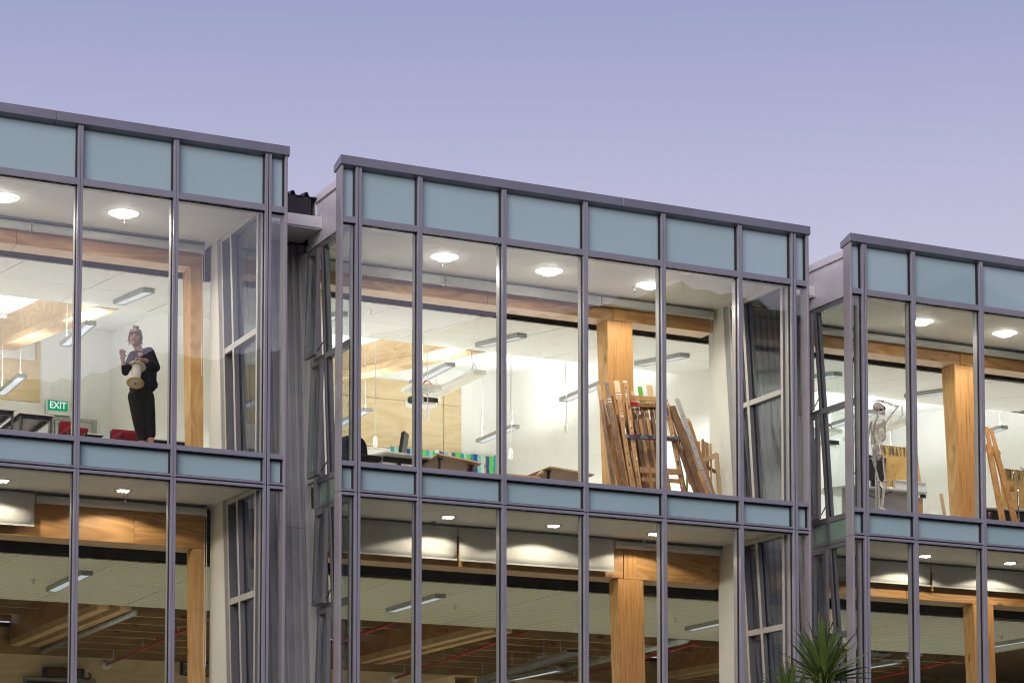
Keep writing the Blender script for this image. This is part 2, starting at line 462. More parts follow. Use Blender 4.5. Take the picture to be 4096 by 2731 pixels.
# higher white roof lining behind the slotted boards, bulkhead, end walls
zr = lambda y: 10.98 + sl * (y - 6)
obj('roof_lining', MB().hexa([(-9, 5.95, zr(5.95)), (22, 5.95, zr(5.95)), (22, 12.6, zr(12.6)), (-9, 12.6, zr(12.6)), (-9, 5.95, zr(5.95) + .05), (22, 5.95, zr(5.95) + .05), (22, 12.6, zr(12.6) + .05), (-9, 12.6, zr(12.6) + .05)]), m_white, bld)
obj('bulkhead', MB().box(-9, 22, 5.94, 5.975, 10.43, 11.0), m_white, bld)
def wallslope(x0, x1, y0=2.342, z0=7.2):
    zt = lambda y: 10.90 + .12 * (y - 1.28)
    return MB().prism([(x0, y0, z0), (x0, 12.498, z0), (x0, 12.498, zt(12.5)), (x0, y0, zt(y0))], (x1 - x0, 0, 0))
back = obj('back_wall', MB().box(-9, 22, 12.5, 12.7, 7.2, 12.24), m_white, bld)
obj('partition_wall', wallslope(.65, .80), m_white, bld)
obj('partition_wall', wallslope(8.36, 8.51), m_white, bld)
obj('partition_wall', wallslope(-7.15, -7.0), m_white, bld)
obj('partition_wall', wallslope(17.0, 17.15), m_white, bld)
lback = obj('rear_wall', MB().box(-9, 22, 12.52, 12.7, 3.1, 6.5), m_dark, bld)
for i in range(12):
    x0 = -8.46 + 2.4 * i
    for (z0, z1) in ((3.1, 4.3), (4.31, 5.96)):
        obj('ply_panel', MB().box(x0 + .004, x0 + 2.396, 12.49, 12.515, z0, z1), m_ply_pale, lback)
obj('wall_plate', MB().box(-9, 22, 12.46, 12.51, 5.965, 6.42), m_joist, bld)
obj('end_wall', wallslope(-9.2, -9.001, 1.98, 3.1), m_white, bld)
obj('end_wall', wallslope(22.001, 22.2, 1.98, 3.1), m_white, bld)
# plywood lining on the upper back wall
for (x0, x1, z0, z1) in ((-6.9, -4.2, 10.36, 11.43), (-4.19, -1.79, 10.36, 11.43), (-1.78, -.63, 10.36, 11.43),
                         (1.6, 3.4, 10.15, 11.06), (3.41, 5.3, 10.15, 11.06), (5.31, 7.07, 10.15, 11.06), (7.085, 7.44, 10.15, 11.06), (3.41, 5.3, 11.07, 11.44), (5.31, 7.07, 11.07, 11.44), (7.085, 7.44, 11.07, 11.44)):
    obj('ply_panel', MB().box(x0, x1, 12.47, 12.498, z0, z1), m_ply_pale, back)
obj('dado_rail', MB().box(-6.9, -.55, 12.46, 12.499, 10.12, 10.35), m_plast, back)
obj('roller_box', MB().box(-1.6, -.745, 12.38, 12.468, 11.07, 11.38), m_blind, back)
# door at the back of the left room
dr = obj('door', MB().box(-.36, .29, 12.44, 12.47, 7.2, 10.08), mat('door_grey', (.36, .38, .35), .5), back)
obj('door_frame', MB().box(-.47, -.38, 12.42, 12.499, 7.2, 10.14).box(.30, .38, 12.42, 12.499, 7.2, 10.14).box(-.38, .30, 12.42, 12.499, 10.085, 10.14), mat('door_frame_grey', (.30, .32, .29), .5), dr)
obj('door_glass', MB().box(-.2, .2, 12.43, 12.439, 9.3, 9.93), mat('door_glass', (.20, .19, .10), .15), dr)

# timber frame: leaning posts and header beams
yc = lambda z: 2.0 - (.036 * (10 - z) if z > 6.9 else .112 + .036 * (6.9 - z))
def post(x0, x1, z0, z1, dx=.05):
    d0, d1 = .22 + .03 * (z0 - 3) / 7, .22 + .11 * (z1 - 3) / 7
    m = MB().hexa([(x0 + dx * 0, yc(z0), z0), (x1, yc(z0), z0), (x1, yc(z0) + d0, z0), (x0, yc(z0) + d0, z0), (x0, yc(z1), z1), (x1, yc(z1), z1), (x1, yc(z1) + d1, z1), (x0, yc(z1) + d1, z1)])
    return m
for (x0, x1, n0, n1, lo) in ((4.925, 5.336, 5.02, 5.225, .09), (11.04, 11.42, 11.148, 11.336, .20)):
    p = obj('timber_column', post(x0, x1, 7.2, 10.018), m_ply_z, bld); two(p, m_lvl_z, lambda n: n.y < -.7); bev(p, .004)
    nk = obj('column_neck', MB().box(n0, n1, 1.985, 2.25, 10.02, 10.32), m_lvl_z, p)
    p = obj('timber_column', post(x0 + lo, x1 + lo, 3.1, 6.268), m_ply_z, bld); two(p, m_lvl_z, lambda n: n.y < -.7); bev(p, .004)
    obj('column_neck', MB().box(n0 + lo, n1 + lo, 1.863, 2.1, 6.27, 6.80), m_lvl_z, p)
for (z0, z1) in ((7.2, 10.018), (3.1, 6.268)):
    p = obj('timber_column', post(-1.31 + (.03 if z1 < 7 else 0), -1.135 + (.02 if z1 < 7 else 0), z0, z1), m_ply_z, bld); bev(p, .004)
def beam(x0, x1, y0, y1, z0, z1):
    b = obj('header_beam', MB().box(x0, x1, y0, y1, z0, z1), m_ply_x, bld); two(b, m_soff, lambda n: n.z < -.7); return bev(b, .004)
for (x0, x1) in ((-7.0, -3.62), (-3.615, -1.14), (.3, 3.02), (3.025, 5.015), (5.23, 6.69), (8.02, 10.18), (10.185, 11.143), (11.34, 14.4)):
    beam(x0, x1, 2.0, 2.33, 10.02, 10.30)
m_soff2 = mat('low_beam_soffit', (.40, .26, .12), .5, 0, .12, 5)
for (x0, x1) in ((-7.0, -2.07), (-2.065, -1.12), (.3, 2.85), (2.855, 5.105), (5.32, 6.87), (8.02, 10.0), (10.005, 11.34), (11.545, 14.4)):
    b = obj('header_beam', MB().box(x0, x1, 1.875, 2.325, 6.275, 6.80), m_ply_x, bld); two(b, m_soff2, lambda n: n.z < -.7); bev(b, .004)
# sloping roof rafters behind the slotted boards (web + flange), upper floor
for xr in (-1.27, 4.72, 11.0):
    zb = lambda y: 10.40 + .125 * (y - 5.9)
    web = MB().hexa([(xr - .10, 5.98, zb(5.98) + .12), (xr + .10, 5.98, zb(5.98) + .12), (xr + .10, 12.45, zb(12.45) + .12), (xr - .10, 12.45, zb(12.45) + .12), (xr - .10, 5.98, zb(5.98) + .62), (xr + .10, 5.98, zb(5.98) + .62), (xr + .10, 12.45, zb(12.45) + .62), (xr - .10, 12.45, zb(12.45) + .62)])
    ra = obj('rafter', web, m_ply_y, bld)
    for (dx0, dx1, dz0, dz1) in ((-.18, .16, 0, .118),):
        fl = obj('flange', MB().hexa([(xr + dx0, 5.98, zb(5.98) + dz0), (xr + dx1, 5.98, zb(5.98) + dz0), (xr + dx1, 12.46, zb(12.46) + dz0), (xr + dx0, 12.46, zb(12.46) + dz0), (xr + dx0, 5.98, zb(5.98) + dz1), (xr + dx1, 5.98, zb(5.98) + dz1), (xr + dx1, 12.46, zb(12.46) + dz1), (xr + dx0, 12.46, zb(12.46) + dz1)]), m_strip_y, ra)
        bev(fl, .006)
# lower hall: deep double beams, joists
for xr in (-1.07, 5.34, 11.75):
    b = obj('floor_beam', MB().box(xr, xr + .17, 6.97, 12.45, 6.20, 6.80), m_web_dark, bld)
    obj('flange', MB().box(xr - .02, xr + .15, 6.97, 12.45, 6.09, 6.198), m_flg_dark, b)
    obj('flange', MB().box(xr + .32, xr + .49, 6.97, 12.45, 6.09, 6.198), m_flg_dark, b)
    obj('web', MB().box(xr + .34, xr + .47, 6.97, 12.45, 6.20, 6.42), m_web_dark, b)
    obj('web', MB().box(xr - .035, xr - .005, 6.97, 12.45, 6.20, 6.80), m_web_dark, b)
yj = [7.35 + .93 * i for i in range(6)]
for (x0, x1) in ((-7, -4.2), (-.57, 2.4), (5.84, 8.8), (12.26, 15.2)):
    for y in yj:
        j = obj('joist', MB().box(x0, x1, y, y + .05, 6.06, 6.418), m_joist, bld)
        two(j, m_flg_dark, lambda n: n.z < -.7)
for (x0, x1) in ((-4.19, -1.12), (2.41, 5.29), (8.81, 11.70)):
    for y in yj:
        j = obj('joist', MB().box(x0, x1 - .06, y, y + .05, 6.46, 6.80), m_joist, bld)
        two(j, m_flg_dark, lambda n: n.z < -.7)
# main roof behind, corrugated sheet with turned-up ends, gutter boxes over the recesses
prof = []; x = -9.0
while x < 22:
    prof += [(x, 0), (x + .075, 0), (x + .10, .055), (x + .125, .055), (x + .15, 0)]; x += .19
def corr(prof, y0, z0, y1, z1, th=.012):
    a = [(px, y0, z0 + pz) for px, pz in prof]; b = [(px, y1, z1 + pz) for px, pz in prof]
    n = len(a); fs = [(i, i + 1, n + i + 1, n + i) for i in range(n - 1)]
    m = MB().add(a + b, fs)
    a2 = [(p[0], p[1], p[2] - th) for p in a]; b2 = [(p[0], p[1], p[2] - th) for p in b]
    m.add(a2 + b2, [(i + 1, i, n + i, n + i + 1) for i in range(n - 1)])
    m.add(a + a2, [(i, n + i, n + i + 1, i + 1) for i in range(n - 1)]); return m
obj('roof_sheet', corr(prof, 1.28, 10.95, 13.0, 10.95 + .12 * 11.7), m_roof, bld)
for (gx0, gx1) in ((-.93, .215), (6.8, 7.925)):
    obj('recess_wall', hexlean(MB(), gx0 + .02, gx1 + .10, lambda z: yw(z) + .09, lambda z: 2.34, 6.87, 10.5), m_reveal, bld)
    obj('recess_wall', hexlean(MB(), gx0 + .17, gx1 + .10, lambda z: yw(z) + .09, lambda z: 2.34, 3.0, 6.865), m_reveal, bld)
    # tray-profile cladding sheets
    pr = []; xx = gx0 - .02
    while xx < gx1 + .02:
        pr += [(xx, .045), (xx + .012, 0), (xx + .052, 0), (xx + .064, .045)]; xx += .104
    pr = [(min(px, gx1 + .07), d) for px, d in pr]
    for (z0, z1) in ((3.0, 6.60), (6.606, 10.498)):
        n = len(pr); a = [(px, yw(z0) + d, z0) for px, d in pr]; b = [(px, yw(z1) + d, z1) for px, d in pr]
        obj('cladding_sheet', MB().add(a + b, [(i, i + 1, n + i + 1, n + i) for i in range(n - 1)]), m_corr, bld)
    obj('corner_flashing', hexlean(MB(), gx1 - .03, gx1 + .06, lambda z: yw(z) - .035, lambda z: yw(z) - .004, 3.0, 10.496), m_corr, bld)
    # gutter box with overflow slot
    gt = obj('gutter_box', MB().box(gx0 - .01, gx1 - .01, 1.18, 1.20, 10.52, 10.667).box(gx0 - .01, gx1 + .0, 1.2, 1.9, 10.50, 10.53), m_zinc, bld)
    obj('overflow_slot', MB().box(gx0 + .25, gx0 + .60, 1.174, 1.182, 10.575, 10.64), m_black, gt)
    obj('gutter_end', MB().box(gx1 - .012, gx1 + .0, 1.16, 1.40, 10.50, 10.72), m_zinc, gt)
    obj('roof_infill', MB().box(gx0, gx1 - .1, 1.30, 1.33, 10.66, 10.95), m_black, bld)
    obj('downpipe', MB().tube([(gx0 + .13, yw(3) - .07, 3), (gx0 + .13, yw(10.5) - .07, 10.5)], .045, 10), m_zinc, bld)

# ---------------------------------------------------------------- glazed bays
m_post = mat('post_metal', (.40, .37, .38), .40, .25, .05, 2)
m_side = mat('side_frame', (.23, .22, .225), .42, .2, .06, 3)
m_sash = mat('sash_frame', (.24, .228, .228), .42, .2, .06, 3)
m_sin = mat('side_frame_inside', (.58, .57, .52), .45, .05, .04, 3)
m_alu = mat('grey_flat', (.34, .34, .34), .45, .2, .05, 3)

def side_wall(bay, xo, s, gx):
    """glazed side of a bay: fixed light in front, leaning mullion, two opening sashes behind; s = outward direction"""
    xi = xo - s * .10
    X0, X1 = min(xo, xi), max(xo, xi)
    fr = lambda z: .14
    for (z0, z1) in ((6.812, 10.33), (Z0, 6.806)):
        two(obj('side_jamb', MB().box(X0, X1, .14, .20, z0, z1), m_side, bay), m_sin, lambda n: n.x * s < -.7)
        two(obj('side_mullion', hexlean(MB(), X0, X1, lambda z: ym(z) - .032, lambda z: ym(z) + .032, z0, z1), m_side, bay), m_sin, lambda n: n.x * s < -.7)
        two(obj('side_jamb', hexlean(MB(), X0, X1, lambda z: yb(z) - .05, yb, z0, z1), m_side, bay), m_sin, lambda n: n.x * s < -.7)
        obj('reveal_strip', hexlean(MB(), X0 + .004, X1 - .004, lambda z: yb(z) + .002, lambda z: yb(z) + .14, z0, z1), m_alu, bay)
    for (z0, z1) in ((10.262, 10.33), (8.75, 8.825), (7.135, 7.215), (6.812, 6.866), (6.752, 6.806), (5.45, 5.53), (3.3, 3.4)):
        e = .003
        a = hexlean(MB(), X0 + e, X1 - e, lambda z: .20, lambda z: ym(z) - .032, z0, z1)
        hexlean(a, X0 + e, X1 - e, lambda z: ym(z) + .032, lambda z: yb(z) - .05, z0, z1)
        two(obj('side_rail', a, m_side, bay), m_sin, lambda n: n.x * s < -.7)
    xm = (xo * .75 + xi * .25)
    for (z0, z1) in ((7.215, 8.75), (8.825, 10.262), (5.53, 6.752), (3.4, 5.45)):
        p = obj('side_pane', hexlean(MB(), xm - .006, xm + .006, lambda z: .20, lambda z: ym(z) - .032, z0, z1), m_sglass, bay)
        hg = MB()
        hexlean(hg, xm - .012, xm + .012, lambda z: .20, lambda z: .212, z0, z1)
        hexlean(hg, xm - .012, xm + .012, lambda z: ym(z) - .044, lambda z: ym(z) - .032, z0, z1)
        obj('gasket', hg, m_gasket, p)
        # opening sash, hinged at its head
        th = R(3.6); ct, st = math.cos(th), math.sin(th)
        def T(yy, z, t): return (xo + s * (t * ct + (z1 - z) * st), yy, z1 - (z1 - z) * ct + t * st)
        def part(ya_, yb_, za, zb_, ta, tb):
            q = []
            for z in (za, zb_):
                for (yy, t) in ((ya_, ta), (yb_, ta), (yb_, tb), (ya_, tb)): q.append(T(yy(z), z, t))
            return q
        ya_ = lambda z: ym(z) + .012; ye_ = lambda z: yb(z) - .01
        zb0 = z0 - .03; W = .062
        m = MB()
        m.hexa(part(ya_, lambda z: ya_(z) + W, zb0, z1, 0, .05)); m.hexa(part(lambda z: ye_(z) - W, ye_, zb0, z1, 0, .05))
        m.hexa(part(lambda z: ya_(z) + W, lambda z: ye_(z) - W, zb0, zb0 + .075, 0, .05)); m.hexa(part(lambda z: ya_(z) + W, lambda z: ye_(z) - W, z1 - .062, z1, 0, .05))
        sh = obj('sash', m, m_sash, bay)
        obj('sash_pane', MB().hexa(part(lambda z: ya_(z) + W, lambda z: ye_(z) - W, zb0 + .075, z1 - .062, .018, .03)), m_sglass, sh)
        yl = ym(z0 + .1) + .03
        m = MB().tube([(xo, yl, z0 + .16), T(yl - .01, z0 + .05, -.02), T(yl, z0 + .02, 0)], .008, 6)
        obj('stay_arm', m, m_black, sh)
    for (ya_, ye_) in ((lambda z: .20, lambda z: ym(z) - .032), (lambda z: ym(z) + .032, lambda z: yb(z) - .05)):
        obj('side_spandrel', hexlean(MB(), xm - .01, xm + .01, ya_, ye_, 6.866, 7.135), m_green, bay)
    # metal panel and capping over the side window
    Y1 = 1.47
    obj('fascia_panel', MB().box(X0, X1, .14, 1.70, 10.405, 10.90), m_zinc, bay)
    obj('drip_trim', MB().box(X0 - .012, X1 + .012, .14, 1.72, 10.333, 10.40), m_zinc, bay)
    a = MB().box(X0 - .03, X1 + .03, .14, Y1, 10.90, 11.0)
    a.box(X0 - .03, X1 + .03, Y1 - .11, Y1, 10.66, 10.898)
    obj('barge_flashing', a, m_zinc, bay)
    # plastered reveal inside
    for (z0, z1) in ((7.2, 10.335), (3.1, 6.835)):
        obj('reveal_panel', hexlean(MB(), X0 + .0, X1 - .0, lambda z: yb(z) + .145, lambda z: (1.985 if z > 7 else 1.9), z0, z1), m_reveal, bay)
LBL = {0: 'left glazed bay with a woman standing at its upper window', 1: 'middle glazed bay with wooden easels stacked at its upper window', 2: 'right glazed bay with a skeleton standing at its upper window'}
MX = {0: [-7.475, -6.6, -5.4, -4.55, -3.353, -2.158], 1: [1.095, 2.295, 3.5, 4.69, 5.90], 2: [8.80, 10.0, 11.21, 12.4, 13.61]}
for b, (xa, xb) in enumerate(BAYS):
    bay = thing('glazed_bay', LBL[b], 'window bay', ((xa + xb) / 2, 0, 0), 'glazed bays along the building')
    dl, drr = xa + .245, xb - .25
    cut = [(xa, xa + .032)]
    cut += [(dl - .04, dl + .04)] + [(m - .032, m + .032) for m in MX[b]] + [(drr - .04, drr + .04)] + [(xb - .032, xb)]
    # coping with folded ends
    pf = [(-.075, 10.985), (-.075, 11.10), (.17, 11.02), (.17, 10.93), (.0, 10.965)]
    joins = {0: [xa - .018, -3.66, xb + .018], 1: [xa - .018, 4.05, xb + .018], 2: [xa - .018, 11.4, xb + .018]}[b]
    for j0, j1 in zip(joins, joins[1:]):
        o = obj('coping', MB().prism([(j0 + .0015, y, z) for y, z in pf], (j1 - j0 - .003, 0, 0)), m_cop, bay); bev(o, .003)
    # wing posts at both ends
    for i, (p0, p1) in enumerate((cut[0], cut[-1])):
        for (z0, z1) in ((6.812, 10.98), (Z0, 6.806)):
            o = obj('corner_post', MB().box(p0, p1, -.05, .125, z0, z1), m_frame if 0 else m_post, bay); bev(o, .002)
    # mullions
    for (p0, p1) in cut[1:-1]:
        mid = (p0 + p1) / 2; dbl = p1 - p0 > .07
        for (z0, z1) in ((6.812, 10.98), (Z0, 6.806)):
            gr = .006 if dbl else .002
            m = MB().box(p0, mid - gr, -.05, .0, z0, z1).box(mid + gr, p1, -.05, .0, z0, z1)
            mu = obj('mullion', m, m_frame, bay); bev(mu, .002)
            obj('gasket', MB().box(p0 - .010, p1 + .010, .001, .028, z0, z1), m_gasket, mu)
            if z0 > 6: zz = ((7.2, 10.33),)
            else: zz = ((Z0, 6.83),)
            for (a, c_) in zz: obj('mullion_box', MB().box(p0 + .002, p1 - .002, .029, .135, a, c_), m_inner, mu)
    # transoms, panes and panels between the mullions
    for (a0, a1), (c0, c1) in zip(cut, cut[1:]):
        x0, x1 = a1, c0
        wing = x1 - x0 < .25
        for (z0, z1) in ZTRANS:
            t = obj('transom', MB().box(x0, x1, -.044, .0, z0, z1), m_frame, bay); bev(t, .002)
            if not (6.82 < z0 < 6.83):
                obj('gasket', MB().box(x0 + .0105, x1 - .0105, .001, .028, z0 - .009, z1 + .009), m_gasket, t)
            if z0 > 10 or 6.76 < z0 < 6.78: obj('transom_box', MB().box(x0 + .003, x1 - .003, .029, .12, z0 - .012, z1), m_inner, t)
        obj('shadow_strip', MB().box(x0, x1, .002, .03, 6.8, 6.83), m_gasket, bay)
        for kind, z0, z1 in ZROWS:
            if kind == 'glass':
                obj('glass_pane', MB().box(x0 - .005, x1 + .005, .010, .022, z0 - .004, z1 + .004), m_glass, bay)
            else:
                sp = obj('spandrel_panel', MB().box(x0 + .012, x1 - .012, .040, .052, z0 + .012, z1 - .006), m_span, bay)
                obj('gasket', MB().box(x0, x0 + .0115, -.0, .053, z0, z1).box(x1 - .0115, x1, -.0, .053, z0, z1).box(x0 + .012, x1 - .012, -.0, .053, z0, z0 + .0115).box(x0 + .012, x1 - .012, -.0, .053, z1 - .0055, z1), m_gasket, sp)
                obj('backing_panel', MB().box(x0 + .006, x1 - .006, .055, .128, z0, z1), m_white, sp)
    side_wall(bay, xa + .22, -1, None)
    side_wall(bay, xb - .22, +1, None)
# ---------------------------------------------------------------- lamps
def lamp(name, kind, energy, parent, loc, rot=(0, 0, 0), **kw):
    l = bpy.data.lights.new(name, kind); l.energy = energy
    for a, v_ in kw.items(): setattr(l, a, v_)
    o = bpy.data.objects.new(name, l); COL.objects.link(o); o.parent = parent; o.location = loc; o.rotation_euler = rot; return o
def make_luminaire(hang, watts, up, mt, L=1.48):
    """slim grey strip light with silver louvre; origin at the middle of its top"""
    r = thing('strip_light', 'strip light', 'strip light', (0, 0, 0), 'strip lights')
    W, H = .165, .062; h = L / 2
    m = MB().box(-W / 2, W / 2, -h, h, -.012, 0).box(-W / 2, -W / 2 + .018, -h, h, -H, -.013).box(W / 2 - .018, W / 2, -h, h, -H, -.013)
    m.box(-W / 2 + .019, W / 2 - .019, -h, -h + .03, -H, -.013).box(-W / 2 + .019, W / 2 - .019, h - .03, h, -H, -.013)
    obj('housing', m, m_lum, r)
    obj('diffuser', MB().box(-.06, .06, -h + .05, h - .05, -.030, -.022), mt, r)
    m = MB()
    n = 22
    for i in range(n):
        y = -h + .06 + (L - .12) * i / (n - 1); m.box(-.062, .062, y - .004, y + .004, -.058, -.034)
    m.box(-.066, -.060, -h + .04, h - .04, -.058, -.034).box(.060, .066, -h + .04, h - .04, -.058, -.034)
    obj('louvre', m, m_louv, r)
    if hang:
        for y in (-h + .12, h - .12):
            obj('suspension_wire', MB().tube([(0, y, 0), (0, y, hang)], .0035, 5), m_louv, r)
            obj('rose', MB().box(-.05, .05, y - .05, y + .05, hang - .03, hang), m_plast, r)
    lamp('lamp', 'AREA', watts, r, (0, 0, -.061), shape='RECTANGLE', size=.11, size_y=L - .12, color=(1, .99, .94), spread=R(125))
    if up: lamp('lamp', 'AREA', up, r, (0, 0, .03), (math.pi, 0, 0), shape='RECTANGLE', size=.11, size_y=L - .12, color=(.96, .99, 1.0))
    return r
UPW, UPU = 84, 44
tilt = (math.atan(.12), 0, 0)
zlum = lambda y: 10.01 + .12 * (y - 2.6) - .004
proto = make_luminaire(0, 80, 0, m_tube)
first = True
for (x, nm) in ((-4.28, 'cut by the left frame edge'), (-1.37, 'right above the standing woman'), (1.50, 'hidden at the left end of the middle room'), (4.37, 'above the hanging projector'), (7.18, 'right of the timber column and easels'), (10.0, 'above the skeleton'), (12.42, 'behind the timber column of the right room'), (15.2, 'far right in the right room')):
    lb = 'strip light on the pale slotted ceiling, ' + nm
    if first: proto.location = (x, 4.38, zlum(4.38)); proto.rotation_euler = tilt; proto['label'] = lb; first = False
    else: dup(proto, (x, 4.38, zlum(4.38)), lb, tilt)
pend = make_luminaire(.84, UPW, UPU, m_tube)
rows = [(-1.47, 6.95, 10.26, 'left of the woman, below the timber rafter'), (-1.62, 10.45, 10.19, 'high above the green exit sign'),
        (-4.3, 6.95, 10.26, 'at the far left, nearer of two'), (-4.3, 10.4, 10.19, 'at the far left, farther of two'),
        (4.37, 6.95, 10.25, 'just above the long white heater panel'), (4.36, 10.35, 10.19, 'in front of the pale plywood above the office chair'),
        (7.18, 10.35, 10.16, 'against the white wall between two pull cords'), (7.15, 6.95, 10.24, 'left of the timber column behind the easels'),
        (1.5, 6.95, 10.25, 'at the hidden left end of the middle room, nearer'), (1.5, 10.35, 10.19, 'at the hidden left end of the middle room, farther'),
        (12.45, 6.9, 10.25, 'behind the skull of the skeleton'), (15.3, 6.95, 10.25, 'above the two leaning easels at the right'),
        (12.45, 10.35, 10.19, 'deep in the right room, left one'), (15.3, 10.35, 10.19, 'deep in the right room, right one')]
for i, (x, y, z, nm) in enumerate(rows):
    lb = 'strip light hanging on wires ' + nm
    if i == 0: pend.location = (x, y, z); pend['label'] = lb
    else:
        o = dup(pend, (x, y, z), lb)
        if y > 9:                                     # the roof lining is higher further back
            for c_ in o.children:
                if c_.name.startswith('suspension'): c_.scale.z = 1.27 / .84
                if c_.name.startswith('rose'): c_.location.z += .43
low = make_luminaire(0, 60, 0, m_tube_l, 1.85)
rows = [(-2.2, 4.55, 6.148, 'on the slotted ceiling, lower left room'), (3.04, 4.55, 6.148, 'on the slotted ceiling, lower middle room'), (8.3, 4.55, 6.148, 'half hidden by the white reveal, lower middle room'),
        (14.2, 4.7, 6.148, 'on the slotted ceiling, right edge of the lower right room'), (-6.8, 4.55, 6.148, 'beyond the left frame edge, lower left room'),
        (7.62, 9.7, 5.77, 'under the galvanised cable tray, lower middle room'), (13.55, 8.0, 6.02, 'under the joists, left part of the lower right room'), (-3.2, 9.4, 6.02, 'under the joists, lower left room'), (2.4, 9.4, 6.02, 'under the joists, hidden end of the lower middle room')]
for i, (x, y, z, nm) in enumerate(rows):
    lb = 'dim strip light ' + nm
    if i == 0: low.location = (x, y, z); low['label'] = lb
    else: dup(low, (x, y, z), lb)

# downlights: glowing domes upstairs, recessed reflectors below
dn = thing('downlight', '', 'downlight', (0, 0, 0), 'glowing downlights in the upper bay ceilings')
obj('trim_ring', MB().lathe([(.13, -.001), (.150, -.001), (.150, -.008), (.13, -.012)], (0, 0, 0), n=28, caps=False), m_plast, dn)
obj('halo_ring', MB().lathe([(.151, -.001), (.192, -.001), (.192, -.006), (.151, -.012)], (0, 0, 0), n=30, caps=False), m_halo, dn)  # added glowing ring, imitates the soft glare halo around the lens
obj('lens', MB().lathe([(.132, -.004), (.124, -.022), (.095, -.044), (.050, -.057), (.002, -.060)], (0, 0, 0), n=28), m_lens, dn)
lamp('lamp', 'SPOT', 120, dn, (0, 0, -.066), spot_size=R(158), spot_blend=.25, shadow_soft_size=.09, color=(1, .95, .84))
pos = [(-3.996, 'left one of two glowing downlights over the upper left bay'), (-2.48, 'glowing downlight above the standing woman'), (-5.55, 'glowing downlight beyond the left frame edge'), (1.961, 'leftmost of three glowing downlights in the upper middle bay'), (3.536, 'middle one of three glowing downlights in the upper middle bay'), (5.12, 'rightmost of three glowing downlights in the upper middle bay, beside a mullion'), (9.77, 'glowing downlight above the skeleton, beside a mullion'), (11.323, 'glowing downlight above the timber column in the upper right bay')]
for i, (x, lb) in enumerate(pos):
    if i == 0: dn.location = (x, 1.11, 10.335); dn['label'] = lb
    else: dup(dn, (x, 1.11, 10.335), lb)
dl_ = thing('recessed_downlight', '', 'downlight', (0, 0, 0), 'recessed downlights in the lower bay ceilings')
obj('trim_ring', MB().lathe([(.088, -.001), (.112, -.001), (.112, -.010), (.088, -.006)], (0, 0, 0), n=26, caps=False), m_chrome, dl_)
obj('reflector', MB().lathe([(.087, -.0015), (.02, -.004)], (0, 0, 0), n=26), m_lamp, dl_)
m = MB()
for i in range(3): m.tube([(-.05 + .05 * i, -.055, -.014), (-.05 + .05 * i, .055, -.014)], .012, 6)
obj('lamp_tube', m, emit('lamp_tube_glow', (1, .98, .92), 7), dl_)
lamp('lamp', 'SPOT', 48, dl_, (0, 0, -.030), spot_size=R(149), spot_blend=.12, shadow_soft_size=.035, color=(1, .90, .72))
pos = [(-3.937, 'recessed downlight cut by the left frame edge, lower left bay'), (-2.412, 'recessed downlight above the lit beam of the lower left bay'), (2.07, 'leftmost of three recessed downlights in the lower middle bay'), (3.656, 'middle one of three recessed downlights in the lower middle bay'), (5.243, 'rightmost of three recessed downlights in the lower middle bay, above the timber column'), (9.87, 'left one of two recessed downlights in the lower right bay'), (11.444, 'right one of two recessed downlights in the lower right bay'), (-5.5, 'recessed downlight beyond the left frame edge')]
for i, (x, lb) in enumerate(pos):
    if i == 0: dl_.location = (x, 1.22, 6.834); dl_['label'] = lb
    else: dup(dl_, (x, 1.22, 6.834), lb)
# sprinkler heads
sp_ = thing('ceiling_sprinkler', '', 'sprinkler', (0, 0, 0), 'sprinkler heads in the ceilings')
obj('escutcheon', MB().lathe([(.045, -.001), (.040, -.010), (.012, -.014)], (0, 0, 0), n=16), m_chrome, sp_)
obj('deflector', MB().tube([(0, 0, -.01), (0, 0, -.055)], .009, 6).lathe([(.026, -.058), (.026, -.062)], (0, 0, 0), n=12), m_chrome, sp_)
pos = [(-2.40, 1.338, 10.335, 'sprinkler head beside the downlight above the woman'), (2.039, 1.347, 10.335, 'sprinkler head beside the leftmost downlight of the upper middle bay'), (5.00, 1.327, 10.335, 'sprinkler head left of the rightmost downlight in the upper middle bay'),
       (-2.257, 1.649, 6.834, 'sprinkler head in front of the lit beam, lower left bay'), (2.053, 1.66, 6.834, 'sprinkler head in front of the lowered blinds, lower middle bay'), (5.331, 1.671, 6.834, 'sprinkler head above the timber column, lower middle bay'),
       (-2.64, 4.752, 6.15, 'sprinkler head on the slotted ceiling left of the strip light, lower left room'), (3.742, 4.671, 6.15, 'sprinkler head on the slotted ceiling right of the strip light, lower middle room'), (7.561, 4.64, 6.15, 'sprinkler head on the slotted ceiling right of the timber column, lower middle room'), (13.6, 4.2, 6.15, 'sprinkler head on the slotted ceiling of the lower right room'),
       (1.75, 3.2, 10.08, 'sprinkler head on the pale slotted ceiling of the upper middle room')]
for i, (x, y, z, lb) in enumerate(pos):
    if i == 0: sp_.location = (x, y, z); sp_['label'] = lb
    else: dup(sp_, (x, y, z), lb)

